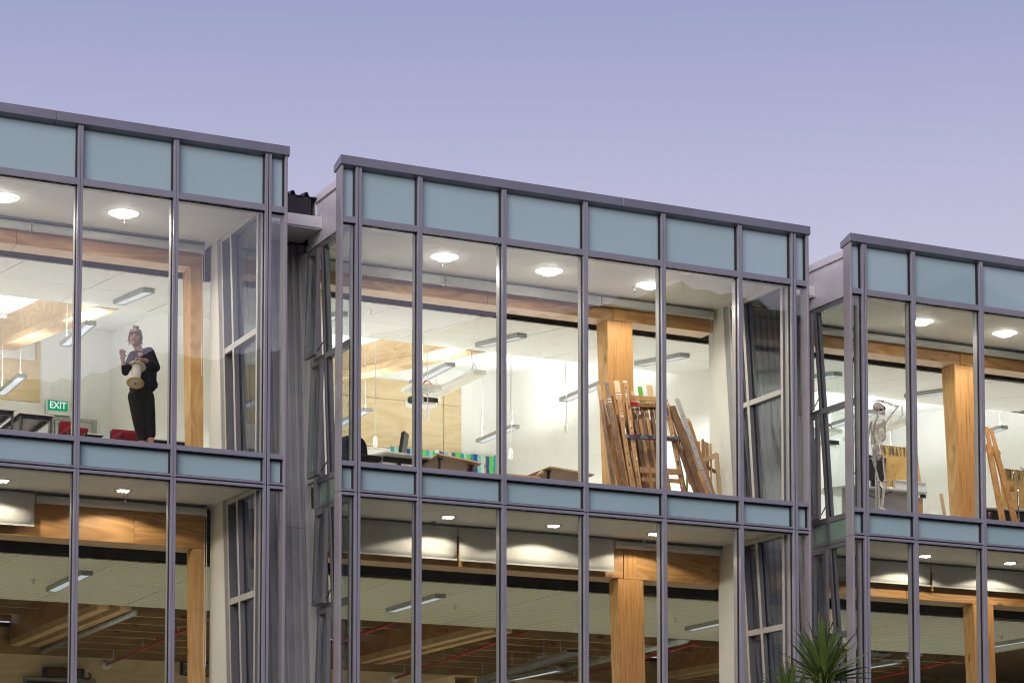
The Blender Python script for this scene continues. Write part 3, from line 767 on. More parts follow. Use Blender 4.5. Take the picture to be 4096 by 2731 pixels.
# ---------------------------------------------------------------- roller blinds
def blind(x0, x1, y, ztop, drop, label, chain=None):
    t = thing('roller_blind', label, 'blind', ((x0 + x1) / 2, y, ztop), 'roller blinds in front of the header beams')
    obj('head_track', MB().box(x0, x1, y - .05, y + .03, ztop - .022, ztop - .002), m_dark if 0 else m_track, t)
    n = 14; r = .055; cz = ztop - .085
    pts = [(x0 + .004, y + r * math.cos(2 * math.pi * i / n), cz + r * math.sin(2 * math.pi * i / n)) for i in range(n)]
    o = obj('cassette', MB().prism(pts, (x1 - x0 - .008, 0, 0)), m_cass if not drop else m_blind, t)
    for px in (x0, x1 - .004): obj('end_bracket', MB().box(px, px + .004, y - .05, y + .05, ztop - .15, ztop - .02), m_plast, t)
    if drop:
        zb_ = ztop - .022 - drop
        nx, nz = 12, 5; vs = []; fs = []
        for j in range(nz + 1):
            for i in range(nx + 1):
                z = ztop - .03 - (drop - .008) * j / nz
                vs.append((x0 + .01 + (x1 - x0 - .02) * i / nx, y - .058 + .003 * math.sin(i * 1.7 + j), z))
        for j in range(nz):
            for i in range(nx): a = j * (nx + 1) + i; fs.append((a, a + 1, a + nx + 2, a + nx + 1))
        fb = obj('fabric', MB().add(vs, fs, True), m_blind, t)
        md = fb.modifiers.new('thickness', 'SOLIDIFY'); md.thickness = .002
        obj('bottom_bar', MB().box(x0 + .008, x1 - .008, y - .067, y - .050, zb_ - .012, zb_ + .012), m_cass, t)
    if chain:
        cx, zl = chain
        obj('pull_chain', MB().tube([(cx - .012, y - .03, ztop - .1), (cx - .014, y - .03, zl + .03), (cx, y - .03, zl), (cx + .014, y - .03, zl + .03), (cx + .012, y - .03, ztop - .1)], .004, 5), m_plast, t)
    return t
m_track = mat('track_grey', (.22, .21, .20), .6, 0, .1, 5)  # dark grey of the blind head tracks
YU, YL = 1.925, 1.82
blind(-6.9, -3.46, YU, 10.335, 0, 'rolled up pale blind at the left frame edge, upper left bay')
blind(-3.44, -1.15, YU, 10.335, 0, 'rolled up pale blind behind the downlight over the woman', (-1.165, 8.55))
blind(.33, 2.315, YU, 10.335, .13, 'nearly rolled up pale blind at the left of the upper middle bay')
blind(2.335, 4.755, YU, 10.335, .13, 'nearly rolled up pale blind across the centre of the upper middle bay')
blind(4.775, 6.63, YU, 10.335, .10, 'nearly rolled up pale blind above the easels and timber column', (6.62, 9.6))
blind(8.05, 10.2, YU, 10.335, 0, 'rolled up pale blind above the skeleton')
blind(10.22, 14.4, YU, 10.335, 0, 'rolled up pale blind above the timber column of the upper right bay')
blind(-6.9, -3.39, YL, 6.834, .42, 'half lowered white blind at the left frame edge, lower left bay')
blind(-3.37, -1.13, YL, 6.834, 0, 'rolled up grey blind above the lit timber beam, lower left bay', (-1.135, 4.7))
blind(.33, 2.455, YL, 6.834, .46, 'lowered white blind at the left of the lower middle bay')
blind(2.475, 4.90, YL, 6.834, .46, 'lowered white blind at the centre of the lower middle bay, left of the timber column')
blind(4.93, 6.79, YL, 6.834, 0, 'rolled up grey blind right of the timber column, lower middle bay', (6.78, 4.9))
blind(8.05, 10.365, YL, 6.834, .33, 'lowered white blind at the left of the lower right bay')
blind(10.385, 14.4, YL, 6.834, .33, 'lowered white blind at the right of the lower right bay, above the timber column')

# ---------------------------------------------------------------- pipes and trays in the lower hall
def pipe(name, pts, r, mt, label, cat, parts=None, group=None):
    t = thing(name, label, cat, pts[0], group); obj('pipe_run', MB().tube(pts, r, 10), mt, t); return t
def redpipe(a, b, label, flange=True, heads=()):
    t = pipe('sprinkler_pipe', [a, b], .024, m_red, label, 'pipe', group='red sprinkler pipes under the joists')
    d = Vector(b) - Vector(a)
    if flange: obj('wall_flange', MB().lathe([(.085, 0), (.085, -.02), (.03, -.03)], b, (0, 1, 0), 18), m_plast, t)
    for f_ in (.25, .6, .92):
        p = Vector(a) + d * f_
        obj('hanger', MB().tube([p, p + Vector((0, 0, .30))], .007, 5), m_galv, t)
    for f_ in heads:
        p = Vector(a) + d * f_
        obj('pipe_tee', MB().tube([p, p + Vector((0, 0, .07))], [.022, .012], 8).ball(p + Vector((0, 0, .08)), .016, 8, 6), m_red, t)
redpipe((.60, 7.0, 6.0), (.61, 12.46, 5.84), 'red sprinkler pipe with white wall flange, lower left room', True, (.45,))
redpipe((6.10, 7.0, 6.12), (6.09, 12.46, 5.85), 'red sprinkler pipe with white wall flange, below the blinds of the lower middle room', True, (.40,))
redpipe((3.72, 7.0, 6.13), (3.76, 12.4, 6.02), 'short visible red pipe at the left end of the lower middle room', False)
redpipe((9.35, 6.99, 6.10), (9.6, 12.4, 5.95), 'red sprinkler pipe beside the round duct, right of the timber column', False)
redpipe((14.75, 6.99, 6.06), (15.3, 12.4, 5.98), 'red sprinkler pipe running behind the timber column of the lower right room', False)
pipe('conduit', [(-.52, 6.98, 6.07), (-.52, 12.45, 6.03)], .05, m_galv, 'grey round conduit along the deep beam, lower left room', 'conduit')
def tray(a, b, wd, label):
    t = thing('cable_tray', label, 'cable tray', a)
    a, b = Vector(a), Vector(b); d = (b - a).normalized(); s_ = d.cross(Vector((0, 0, 1)))
    for k_ in (-1, 1): obj('side_rail', MB().bar(a + s_ * k_ * wd / 2, b + s_ * k_ * wd / 2, .012, .06), m_galv, t)
    n = int((b - a).length / .14)
    for i in range(n):
        p = a + (b - a) * ((i + .5) / n)
        obj('rung', MB().bar(p - s_ * (wd / 2 - .007), p + s_ * (wd / 2 - .007), .03, .016), m_galv, t)
    for f_ in (.2, .5, .8):
        p = a + (b - a) * f_
        obj('hanger', MB().tube([p + s_ * wd / 2, p + s_ * wd / 2 + Vector((0, 0, .5))], .008, 5).tube([p - s_ * wd / 2, p - s_ * wd / 2 + Vector((0, 0, .5))], .008, 5), m_galv, t)
    cb_ = MB()
    for q in range(4):
        o_ = s_ * (-.08 + .05 * q); cb_.tube([a + o_ + Vector((0, 0, .03)), a.lerp(b, .5) + o_ + Vector((0, 0, .026)), b + o_ + Vector((0, 0, .03))], .012, 6)
    obj('cables', cb_, m_black, t); return t
tray((7.0, 6.99, 5.83), (7.58, 12.3, 5.80), .30, 'galvanised cable tray with rungs and a lit strip light beneath, lower middle room')
tray((13.2, 6.99, 6.10), (13.5, 12.3, 6.05), .26, 'dark cable tray above the strip light in the lower right room')
jb = thing('junction_box', 'small white junction box on the cable tray, lower middle room', 'junction box', (7.35, 8.7, 5.87))
bev(obj('box_body', MB().box(7.22, 7.48, 8.55, 8.85, 5.85, 5.93), m_plast, jb), .01)
obj('box_lid', MB().box(7.20, 7.50, 8.53, 8.87, 5.931, 5.945), m_plast, jb)
t = thing('air_duct', 'silver round air duct right of the timber column, lower middle room', 'duct', (9.15, 7, 6.15))
obj('duct_pipe', MB().tube([(9.12, 7.0, 6.17), (9.3, 12.4, 6.12)], .085, 16), m_galv, t)
m = MB()
for f_ in (.1, .3, .5, .7, .9):
    p = Vector((9.12, 7.0, 6.17)).lerp(Vector((9.3, 12.4, 6.12)), f_); m.lathe([(.092, -.02), (.092, .02)], p, (0, 1, 0), 16)
obj('duct_band', m, m_galv, t)
t = thing('air_duct', 'silver flat duct at the right edge of the lower right room', 'duct', (13.9, 7.2, 6.2))
obj('duct_pipe', MB().tube([(13.95, 7.0, 6.17), (14.6, 12.3, 6.12)], .09, 16), m_galv, t)
m = MB()
for f_ in (.15, .4, .65): m.lathe([(.097, -.02), (.097, .02)], Vector((13.95, 7.0, 6.17)).lerp(Vector((14.6, 12.3, 6.12)), f_), (0, 1, 0), 16)
obj('duct_band', m, m_galv, t)
# wall heater, socket, louvred door head at the back of the lower left room
t = thing('wall_heater', 'black wall heater with orange glow on pale plywood, lower left room', 'heater', (-.16, 12.4, 5.66))
o = obj('heater_body', MB().box(-.52, .19, 12.34, 12.488, 5.59, 5.745), m_black, t); bev(o, .02, 2)
obj('heater_grille', MB().box(-.45, .12, 12.325, 12.339, 5.62, 5.715), mat('heater_element', (.10, .035, .01), .4), t)
t = thing('power_socket', 'white power socket with a black lead right of the wall heater', 'socket', (.27, 12.48, 5.71))
obj('socket_plate', MB().box(.245, .305, 12.47, 12.489, 5.65, 5.75), m_plast, t)
obj('lead', MB().tube([(.275, 12.465, 5.69), (.33, 12.45, 5.66), (.33, 12.44, 5.60), (.28, 12.42, 5.575), (.17, 12.42, 5.58)], .009, 6), m_black, t)
t = thing('louvred_door', 'dark louvred door head with grey frame below the wall heater', 'door', (-.2, 12.45, 3.1))
obj('door_frame', MB().box(-.85, -.80, 12.40, 12.488, 3.1, 5.565).box(.36, .41, 12.40, 12.488, 3.1, 5.565).box(-.80, .36, 12.40, 12.488, 5.51, 5.565), mat('steel_frame', (.22, .22, .20), .5), t)
for i in range(10):
    obj('louvre_slat', MB().hexa([(-.79, 12.42, 5.47 - .06 * i), (.35, 12.42, 5.47 - .06 * i), (.35, 12.46, 5.49 - .06 * i), (-.79, 12.46, 5.49 - .06 * i), (-.79, 12.42, 5.48 - .06 * i), (.35, 12.42, 5.48 - .06 * i), (.35, 12.46, 5.50 - .06 * i), (-.79, 12.46, 5.50 - .06 * i)]), mat('slat_dark', (.03, .03, .03), .5) if i == 0 else bpy.data.materials['slat_dark'], t)
t = thing('wall_register', 'dark louvred wall box beside the timber post, lower left room', 'vent', (2.1, 12.45, 5.85))
obj('vent_frame', MB().box(1.96, 2.7, 12.42, 12.488, 5.72, 5.965), bpy.data.materials['slat_dark'], t)
for i in range(5): obj('vent_slat', MB().box(2.0, 2.66, 12.405, 12.419, 5.745 + .042 * i, 5.765 + .042 * i), m_galv, t)
# open wooden box near the lower edge
t = thing('shelf_box', 'open pale plywood box at the bottom edge of the lower middle room', 'box', (4.5, 6.2, 4.7))
mb_ = mat('birch_edge', (.62, .44, .24), .5, 0, .08, 5)
a, b_ = Vector((4.40, 6.0, 5.245)), Vector((4.735, 6.0, 5.235))
obj('top_board', MB().box(4.34, 4.735, 6.0, 7.6, 5.225, 5.243), mb_, t)
obj('side_board', MB().box(4.34, 4.36, 6.0, 7.6, 4.7, 5.223), mb_, t)
obj('side_board', MB().box(4.715, 4.735, 6.0, 7.6, 4.7, 5.223), mb_, t)
obj('back_board', MB().box(4.362, 4.713, 7.55, 7.58, 4.7, 5.222), mb_, t)
obj('shelf', MB().box(4.362, 4.713, 6.02, 7.5, 4.76, 4.78), mb_, t)
def text_mesh(name, curve, mt):
    tmp = bpy.data.objects.new('text_source', curve); COL.objects.link(tmp)
    bpy.context.view_layer.update()
    me = bpy.data.meshes.new_from_object(tmp.evaluated_get(bpy.context.evaluated_depsgraph_get()))
    bpy.data.objects.remove(tmp); bpy.data.curves.remove(curve)
    me.name = name; me.materials.clear(); me.materials.append(mt)
    o = bpy.data.objects.new(name, me); COL.objects.link(o); return o
# ---------------------------------------------------------------- things hanging or standing in the upper rooms
# exit sign with its luminaire over the back door
m_exit = emit('exit_green', (.0, .32, .13), 1.15)
m_exw = emit('exit_white', (.9, 1, .95), 1.0)
t = thing('exit_sign', 'green exit sign above the grey door behind the window, upper left room', 'exit sign', (-.32, 12.44, 10.33))
obj('sign_plate', MB().box(-.495, -.145, 12.425, 12.44, 10.245, 10.415), m_exit, t)
obj('sign_casing', MB().box(-.52, -.12, 12.441, 12.495, 10.17, 10.425).box(-.50, -.125, 12.40, 12.44, 10.165, 10.205), m_plast, t)
fc = bpy.data.curves.new('exit_lettering', 'FONT'); fc.body = 'EXIT'; fc.size = .165; fc.align_x = 'CENTER'; fc.align_y = 'CENTER'; fc.extrude = .002; fc.offset = .003
fo = text_mesh('exit_lettering', fc, m_exw); fo.parent = t
fo.location = (0, -.020, .0); fo.rotation_euler = (R(90), 0, 0); fo.scale = (.88, 1, 1)

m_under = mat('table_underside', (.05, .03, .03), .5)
def table(x0, x1, y0, y1, zt, label, mt_top, under=m_black):
    t = thing('table', label, 'table', ((x0 + x1) / 2, y0, 7.2), 'tables behind the upper windows')
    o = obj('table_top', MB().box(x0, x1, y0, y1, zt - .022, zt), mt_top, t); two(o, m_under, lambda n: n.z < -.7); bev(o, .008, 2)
    obj('apron', MB().box(x0 + .03, x1 - .03, y0 + .03, y0 + .055, zt - .075, zt - .024).box(x0 + .03, x1 - .03, y1 - .055, y1 - .03, zt - .075, zt - .024).box(x0 + .03, x0 + .055, y0 + .056, y1 - .056, zt - .075, zt - .024).box(x1 - .055, x1 - .03, y0 + .056, y1 - .056, zt - .075, zt - .024), under, t)
    for x in (x0 + .035, x1 - .035):
        for y in (y0 + .035, y1 - .035): obj('leg', MB().tube([(x, y, 7.2), (x, y, zt - .024)], .019, 8), under, t)
    return t
table(-3.49, -3.03, 2.25, 3.75, 7.93, 'black framed table with pale top left of the exit sign', m_grey_top)
table(-4.12, -3.56, 2.15, 3.75, 7.93, 'black framed table cut by the left frame edge, upper left room', m_grey_top)
table(-2.05, -1.18, 2.42, 2.9, 7.785, 'low black framed table behind the legs of the woman', m_grey_top)
table(-2.62, -2.36, 2.3, 2.9, 7.75, 'low table with rounded top left of the red chair', m_grey_top)
def stack_chair(x, y, w_, zt, label, yaw=0):
    t = thing('chair', label, 'chair', (x, y, 7.2), 'red fabric chairs in the upper left room')
    t.rotation_euler = (0, 0, yaw)
    n = 8; pts = []
    h = .36
    o = obj('backrest', MB().hexa([(x - w_ / 2 * 1.06, y - .02, zt - h), (x + w_ / 2 * 1.06, y - .02, zt - h), (x + w_ / 2 * 1.06, y + .02, zt - h), (x - w_ / 2 * 1.06, y + .02, zt - h), (x - w_ / 2 * .92, y + .03, zt), (x + w_ / 2 * .92, y + .03, zt), (x + w_ / 2 * .92, y + .07, zt), (x - w_ / 2 * .92, y + .07, zt)]), m_redfab, t); bev(o, .018, 3)
    o = obj('seat', MB().box(x - w_ / 2, x + w_ / 2, y - .42, y + .0, 7.62, 7.67), m_redfab, t); bev(o, .02, 3)
    for s_ in (-1, 1):
        obj('back_frame', MB().tube([(x + s_ * w_ * .54, y + .03, 7.2), (x + s_ * w_ * .54, y + .0, 7.6), (x + s_ * w_ * .50, y + .05, zt - .03)], .012, 6), m_black, t)
        obj('leg', MB().tube([(x + s_ * w_ * .48, y - .40, 7.2), (x + s_ * w_ * .46, y - .36, 7.63)], .012, 6), m_black, t)
    return t
stack_chair(-2.15, 2.05, .36, 7.79, 'red fabric chair directly behind the standing woman')
stack_chair(-2.88, 2.05, .26, 7.83, 'red fabric chair beside the mullion, under the exit sign')

# ---- woman with a cardboard reel
P0 = Vector((-2.27, .75, 7.2))
pr = thing('person', 'woman with tied up hair, black knit top and cropped trousers, holding a pale reel', 'person', P0)
def V(*a): return Vector(a)
hd = V(-2.425, .715, 8.662); nk = V(-2.355, .735, 8.47)
def flesh(m, mt, nm, vox, it=6, parent=pr):
    o = obj(nm, m, mt, parent)
    a = o.modifiers.new('merge', 'REMESH'); a.mode = 'VOXEL'; a.voxel_size = vox; a.use_smooth_shade = True
    b = o.modifiers.new('smooth', 'SMOOTH'); b.factor = .5; b.iterations = it
    return o
rot = Matrix.Rotation(R(12), 3, 'Y') @ Matrix.Rotation(R(-14), 3, 'Z')
m = MB()
m.ball(hd, (.076, .092, .112), 20, 14, rot)
fd = (rot @ V(-.25, -1, -.08)).normalized(); sd_ = fd.cross(V(0, 0, 1)).normalized(); ud = sd_.cross(fd)
m.ball(hd + fd * .025 - ud * .065, (.052, .055, .05), 14, 10)                       # jaw
m.caps(hd + fd * .085 + ud * .012, .010, hd + fd * .104 - ud * .022, .014, 8)        # nose
for s_ in (-1, 1):
    m.ball(hd + fd * .066 - ud * .034 + sd_ * s_ * .036, .020, 8, 6)                 # cheeks
    m.ball(hd + sd_ * s_ * .078 - fd * .005 - ud * .012, (.014, .02, .03), 8, 6)     # ears
m.ball(hd + fd * .088 - ud * .092, .020, 8, 6)                                       # chin
m.caps(hd - ud * .06 - fd * .02, .050, nk, .056)
m.caps(nk, .060, V(-2.34, .75, 8.40), .085)
m.ball(V(-2.375, .665, 8.435), (.040, .026, .036), 12, 8)
# legs below the hem and bare feet
for (kx, kz, ax, az) in ((-2.335, 7.55, -2.300, 7.26), (-2.205, 7.55, -2.205, 7.26)):
    m.caps(V(kx, .75, kz), .056, V((kx + ax) / 2, .765, 7.41), .050); m.caps(V((kx + ax) / 2, .765, 7.41), .048, V(ax, .755, az), .030)
    m.caps(V(ax, .755, 7.25), .032, V(ax - .01, .64, 7.222), .024); m.caps(V(ax, .77, 7.235), .034, V(ax - .015, .60, 7.216), .018)
# forearms and hands
wl2, hl2 = V(-2.345, .565, 8.352), V(-2.425, .545, 8.345)
m.caps(V(-2.29, .60, 8.335), .036, wl2, .027); m.caps(wl2, .025, hl2, .030)
for i, (dx, dz, ln) in enumerate(((-.012, .016, .060), (-.010, .004, .070), (-.006, -.008, .064), (.0, -.020, .050))):
    a = hl2 + V(-.020, -.018 + .012 * i, dz * .8); b_ = a + V(-.030, -.010, -.004); c_ = b_ + V(-.012, -.006, -ln * .55)
    m.caps(a, .0105, b_, .0095, 8); m.caps(b_, .0095, c_, .0075, 8)
m.caps(hl2 + V(.0, -.02, -.01), .012, hl2 + V(-.012, -.05, -.035), .009, 8)
er, wr = V(-2.585, .60, 8.19), V(-2.628, .55, 8.30)
hr = V(-2.645, .535, 8.36)
m.caps(er.lerp(wr, .45), .034, wr, .025); m.caps(wr, .024, hr, .030)
for i, (dx, ln) in enumerate(((-.026, .058), (-.009, .070), (.008, .066), (.023, .052))):
    a = hr + V(dx, -.004, .022); b_ = a + V(dx * .35, -.010, ln * .55); c_ = b_ + V(dx * .12, -.016, ln * .42)
    m.caps(a, .0105, b_, .009, 8); m.caps(b_, .009, c_, .007, 8)
m.caps(hr + V(.026, -.01, -.005), .012, hr + V(.050, -.022, .022), .009, 8)
flesh(m, m_skin, 'body', .0065, 3)
m_eye = mat('eye_dark', (.03, .022, .02), .3)
m_lip = mat('lip', (.36, .10, .09), .5)
for s_ in (-1, 1):
    obj('eye', MB().ball(hd + fd * .079 + ud * .010 + sd_ * s_ * .031, (.012, .008, .006), 10, 6), m_eye, pr)
    obj('eyebrow', MB().tube([hd + fd * .084 + ud * .030 + sd_ * s_ * .016, hd + fd * .083 + ud * .034 + sd_ * s_ * .034, hd + fd * .072 + ud * .028 + sd_ * s_ * .050], .004, 5), m_hair, pr)
obj('mouth', MB().tube([hd + fd * .087 - ud * .057 - sd_ * .024, hd + fd * .094 - ud * .061, hd + fd * .087 - ud * .055 + sd_ * .024], [.003, .006, .003], 6), m_lip, pr)
gl = MB()
for s_ in (-1, 1):
    c0 = hd + fd * .094 + ud * .008 + sd_ * s_ * .032
    gl.tube([c0 + sd_ * .022 * math.cos(a * math.pi / 6) + ud * .015 * math.sin(a * math.pi / 6) for a in range(13)], .0018, 5)
    gl.tube([c0 + sd_ * s_ * .022, hd + sd_ * s_ * .078 + fd * .0 + ud * .01], .0018, 5)
obj('glasses', gl, m_black, pr)
# hair: cap, fringe, loose strands and a bun
m = MB(); rh = random.Random(5)
m.ball(hd + ud * .016 - fd * .020, (.080, .088, .098), 18, 12, rot)
for q in range(9):
    a = q * 2.4; m.ball(hd + ud * (.122 + .012 * (q % 3)) - fd * .022 + sd_ * .020 * math.cos(a) + fd * .018 * math.sin(a), .019, 9, 7)
m.ball(hd + ud * .105 - fd * .022, .026, 10, 7)
for i in range(30):
    a = -1.5 + 3.0 * i / 29
    if abs(a) < .95: z1, r1 = .034 + .012 * rh.random(), .006
    else: z1, r1 = -.045 - .055 * rh.random(), .004
    p = hd + fd * math.cos(a) * .064 + sd_ * math.sin(a) * .062 + ud * .082
    q_ = hd + fd * math.cos(a) * .088 + sd_ * math.sin(a) * .080 + ud * (.045 if abs(a) < .95 else .01)
    e_ = hd + fd * math.cos(a) * (.091 if abs(a) < .95 else .075) + sd_ * (math.sin(a) * .083 + .006 * rh.uniform(-1, 1)) + ud * z1
    m.caps(p, .013, q_, .011, 7); m.caps(q_, .011, e_, r1, 7)
m.caps(hd + sd_ * .078 - ud * .03, .006, hd + sd_ * .118 - ud * .050, .003, 6)
m.caps(hd - sd_ * .078 - ud * .04, .006, hd - sd_ * .098 - ud * .135, .003, 6)
flesh(m, m_hair, 'hair', .005, 1)
# black top
m = MB()
cL, cR = V(-2.235, .76, 8.505), V(-2.455, .715, 8.43)
m.caps(cL, .066, cR, .060); m.caps(V(-2.345, .75, 8.40), .115, V(-2.31, .765, 8.22), .120)
m.ball(V(-2.325, .72, 8.36), (.135, .10, .12)); m.caps(V(-2.36, .76, 8.22), .10, V(-2.345, .765, 8.10), .098); m.caps(V(-2.24, .77, 8.22), .10, V(-2.225, .775, 8.10), .098)
m.caps(cL, .070, V(-2.165, .70, 8.31), .058); m.caps(V(-2.165, .70, 8.31), .056, V(-2.30, .595, 8.338), .044); m.caps(V(-2.20, .72, 8.40), .05, V(-2.19, .74, 8.20), .05)
m.caps(cR, .060, er, .048); m.caps(er, .047, er.lerp(wr, .55), .038)
m.caps(V(-2.15, .78, 8.12), .040, V(-2.13, .78, 8.085), .020)
flesh(m, m_knit, 'knit_top', .009, 5)
# cropped trousers
m = MB()
m.ball(V(-2.335, .765, 8.03), (.150, .108, .13)); m.ball(V(-2.32, .765, 7.95), (.158, .115, .11))
m.caps(V(-2.405, .76, 7.93), .098, V(-2.375, .745, 7.68), .080); m.caps(V(-2.375, .745, 7.68), .079, V(-2.318, .76, 7.435), .068)
m.caps(V(-2.255, .765, 7.93), .096, V(-2.230, .745, 7.70), .080); m.caps(V(-2.230, .745, 7.70), .079, V(-2.208, .76, 7.475), .068)
for (a, b_) in (((-2.36, .69, 7.72), (-2.33, .68, 7.66)), ((-2.24, .68, 7.60), (-2.19, .69, 7.57)), ((-2.35, .69, 7.56), (-2.30, .69, 7.52))): m.caps(V(*a), .018, V(*b_), .016, 8)
flesh(m, m_trous, 'trousers', .009, 4)

# the reel she holds
ax = V(.2, .42, .885).normalized()
top = V(-2.436, .600, 8.275); bot = top - ax * .275
rl = thing('cardboard_reel', 'large empty cream reel with flanges in the hands of the woman', 'reel', bot)
obj('core', MB().lathe([(.060, .012), (.060, .263)], bot, ax, 28), m_spool, rl)
for (c0, s_) in ((bot, 1), (top - ax * .014, 1)):
    fl = obj('flange', MB().lathe([(.100, 0), (.110, .004), (.110, .010), (.100, .014)], c0, ax, 32), m_spool if c0 is not bot else m_spoolend, rl)
obj('hub_ring', MB().lathe([(.020, -.006), (.036, -.006), (.036, .0), (.020, .0)], bot, ax, 24, False).lathe([(.06, -.004), (.068, -.004), (.068, .0), (.06, 0)], bot, ax, 28, False), m_spool, rl)
obj('label_disc', MB().lathe([(.018, -.002), (.0175, -.001)], bot, ax, 16), mat('green_tag', (.06, .16, .07), .6), rl)

# ---- skeleton model on its stand
SK = V(8.40, .30, 7.2)
sk = thing('skeleton_model', 'life size anatomical skeleton with one hand raised to its skull at the window', 'skeleton', SK)
def SP(dx, z, dy=0): return V(SK.x + dx, SK.y + dy, z)
K = 1.02
# heights measured at the window, x offsets to the spine
sx = -.005
cz = 8.735
fwd = V(.78, -.62, 0).normalized(); lft = V(.62, .78, 0)
skc = SP(.02, 8.745)
def bone(nm, m, it=2, vox=.004): 
    o = flesh(m, m_bone, nm, vox, it, sk); return o
m = MB(); m.ball(skc - fwd * .015 + V(0, 0, .012), (.070, .070, .068), 20, 14)
m.ball(skc + fwd * .035 + V(0, 0, -.005), (.052, .052, .05), 14, 10)
m.caps(skc + fwd * .062 + lft * .03 + V(0, 0, -.02), .012, skc + fwd * .062 - lft * .03 + V(0, 0, -.02), .012)
m.caps(skc + fwd * .05 + V(0, 0, -.03), .026, skc + fwd * .062 + V(0, 0, -.058), .024)
for s_ in (-1, 1): m.caps(skc + fwd * .045 + lft * s_ * .045 + V(0, 0, -.022), .009, skc - fwd * .01 + lft * s_ * .062 + V(0, 0, -.025), .007)
skull = bone('skull', m)
dk = mat('socket_dark', (.05, .035, .025), .9)
ey = MB()
for s_ in (-1, 1): ey.ball(skc + fwd * .079 + lft * s_ * .026 + V(0, 0, -.005), (.015, .015, .014), 10, 8)
ey.ball(skc + fwd * .087 + V(0, 0, -.033), (.008, .008, .012), 8, 6)
ey.ball(skc + fwd * .030 - lft * .052 + V(0, 0, -.045), (.014, .014, .014), 8, 6)
obj('eye_socket', ey, dk, skull)
m = MB()
m.tube([skc + fwd * .0 + lft * .045 + V(0, 0, -.04), skc + fwd * .015 + lft * .040 + V(0, 0, -.085), skc + fwd * .068 + lft * .018 + V(0, 0, -.098), skc + fwd * .076 + V(0, 0, -.098), skc + fwd * .068 - lft * .018 + V(0, 0, -.098), skc + fwd * .015 - lft * .040 + V(0, 0, -.085), skc - lft * .045 + V(0, 0, -.04)], [.008, .012, .013, .014, .013, .012, .008], 8)
m.caps(skc + fwd * .078 + lft * .02 + V(0, 0, -.075), .009, skc + fwd * .078 - lft * .02 + V(0, 0, -.075), .009)
bone('jaw', m)
spine = [SP(.005, 8.66), SP(-.005, 8.60), SP(-.03, 8.50, .03), SP(-.04, 8.38, .05), SP(-.03, 8.26, .03), SP(-.03, 8.16, .01), SP(-.02, 8.10, .03)]
def along(pts, t):
    L = [(pts[i + 1] - pts[i]).length for i in range(len(pts) - 1)]; T = t * sum(L)
    for i, l_ in enumerate(L):
        if T <= l_ or i == len(L) - 1: return pts[i].lerp(pts[i + 1], T / l_)
        T -= l_
for i in range(24):
    t_ = (i + .5) / 24; p = along(spine, t_); r_ = .011 + .013 * t_
    o = obj('vertebra', MB().lathe([(r_ * .9, -.0085), (r_, -.006), (r_ * .86, 0), (r_, .006), (r_ * .9, .0085)], p, (0, 0, 1), 10).tube([p - fwd * r_ * .8, p - fwd * (r_ + .022) + V(0, 0, -.012)], [.006, .003], 5).tube([p + lft * (r_ + .014) - fwd * .006, p - lft * (r_ + .014) - fwd * .006], .0035, 5), m_bone, sk)
rib_t = [.32 + .032 * i for i in range(12)]
stt, stb = SP(.025, 8.545) + fwd * .065, SP(.02, 8.405) + fwd * .095
for i in range(11):
    p = along(spine, .31 + .036 * i); wd = (.058, .082, .100, .112, .120, .124, .126, .124, .116, .100, .080)[i]; dp = (.05, .07, .085, .098, .108, .114, .116, .112, .10, .07, .04)[i]
    for s_ in (-1, 1):
        end = stt.lerp(stb, min(1, i / 6.5)) + lft * s_ * .014 if i < 7 else stb + lft * s_ * (.035 + .018 * (i - 7)) + V(0, 0, -.03 * (i - 6))
        drop = .010 + .007 * i
        pts = [p + lft * s_ * .012, p - fwd * .020 + lft * s_ * wd * .55 + V(0, 0, -.004), p + fwd * dp * .35 + lft * s_ * wd + V(0, 0, -drop * .5)]
        if i < 10: pts += [p + fwd * dp * .95 + lft * s_ * wd * .80 + V(0, 0, -drop * 1.1), end]
        # smooth the curve
        q = []
        for a in range(len(pts) - 1):
            p0, p1, p2, p3 = pts[max(a - 1, 0)], pts[a], pts[a + 1], pts[min(a + 2, len(pts) - 1)]
            for u in (0, .25, .5, .75):
                q.append(.5 * ((2 * p1) + (-p0 + p2) * u + (2 * p0 - 5 * p1 + 4 * p2 - p3) * u * u + (-p0 + 3 * p1 - 3 * p2 + p3) * u ** 3))
        q.append(pts[-1])
        obj('rib', MB().tube(q, .0047, 6), m_bone, sk)
m = MB(); m.caps(stt + V(0, 0, .012), .016, stt.lerp(stb, .3), .012); m.caps(stt.lerp(stb, .3), .012, stb + V(0, 0, -.02), .010)
o = bone('sternum', m)
# shoulders and arms: the arm on the left hangs, the other is folded up onto the skull
shL, shR = SP(-.125, 8.505, -.01), SP(.125, 8.54, .02)
for sh, s_ in ((shL, -1), (shR, 1)):
    m = MB(); m.tube([stt + lft * s_ * .012 + V(0, 0, .015), (stt + sh) / 2 + V(0, 0, .022) + fwd * .005, sh + V(0, 0, .022)], [.008, .006, .008], 7); bone('clavicle', m)
    c = (sh + along(spine, .40)) / 2 - fwd * .04
    m = MB(); m.add([sh + V(0, 0, .01), c + lft * s_ * (-.03) + V(0, 0, .02), c + lft * s_ * (-.03) + V(0, 0, -.12), sh + V(0, 0, .01) - fwd * .012, c + lft * s_ * (-.03) + V(0, 0, .02) - fwd * .012, c + lft * s_ * (-.03) + V(0, 0, -.12) - fwd * .012], [(0, 1, 2), (5, 4, 3), (0, 3, 4, 1), (1, 4, 5, 2), (2, 5, 3, 0)]); obj('scapula', m, m_bone, sk)
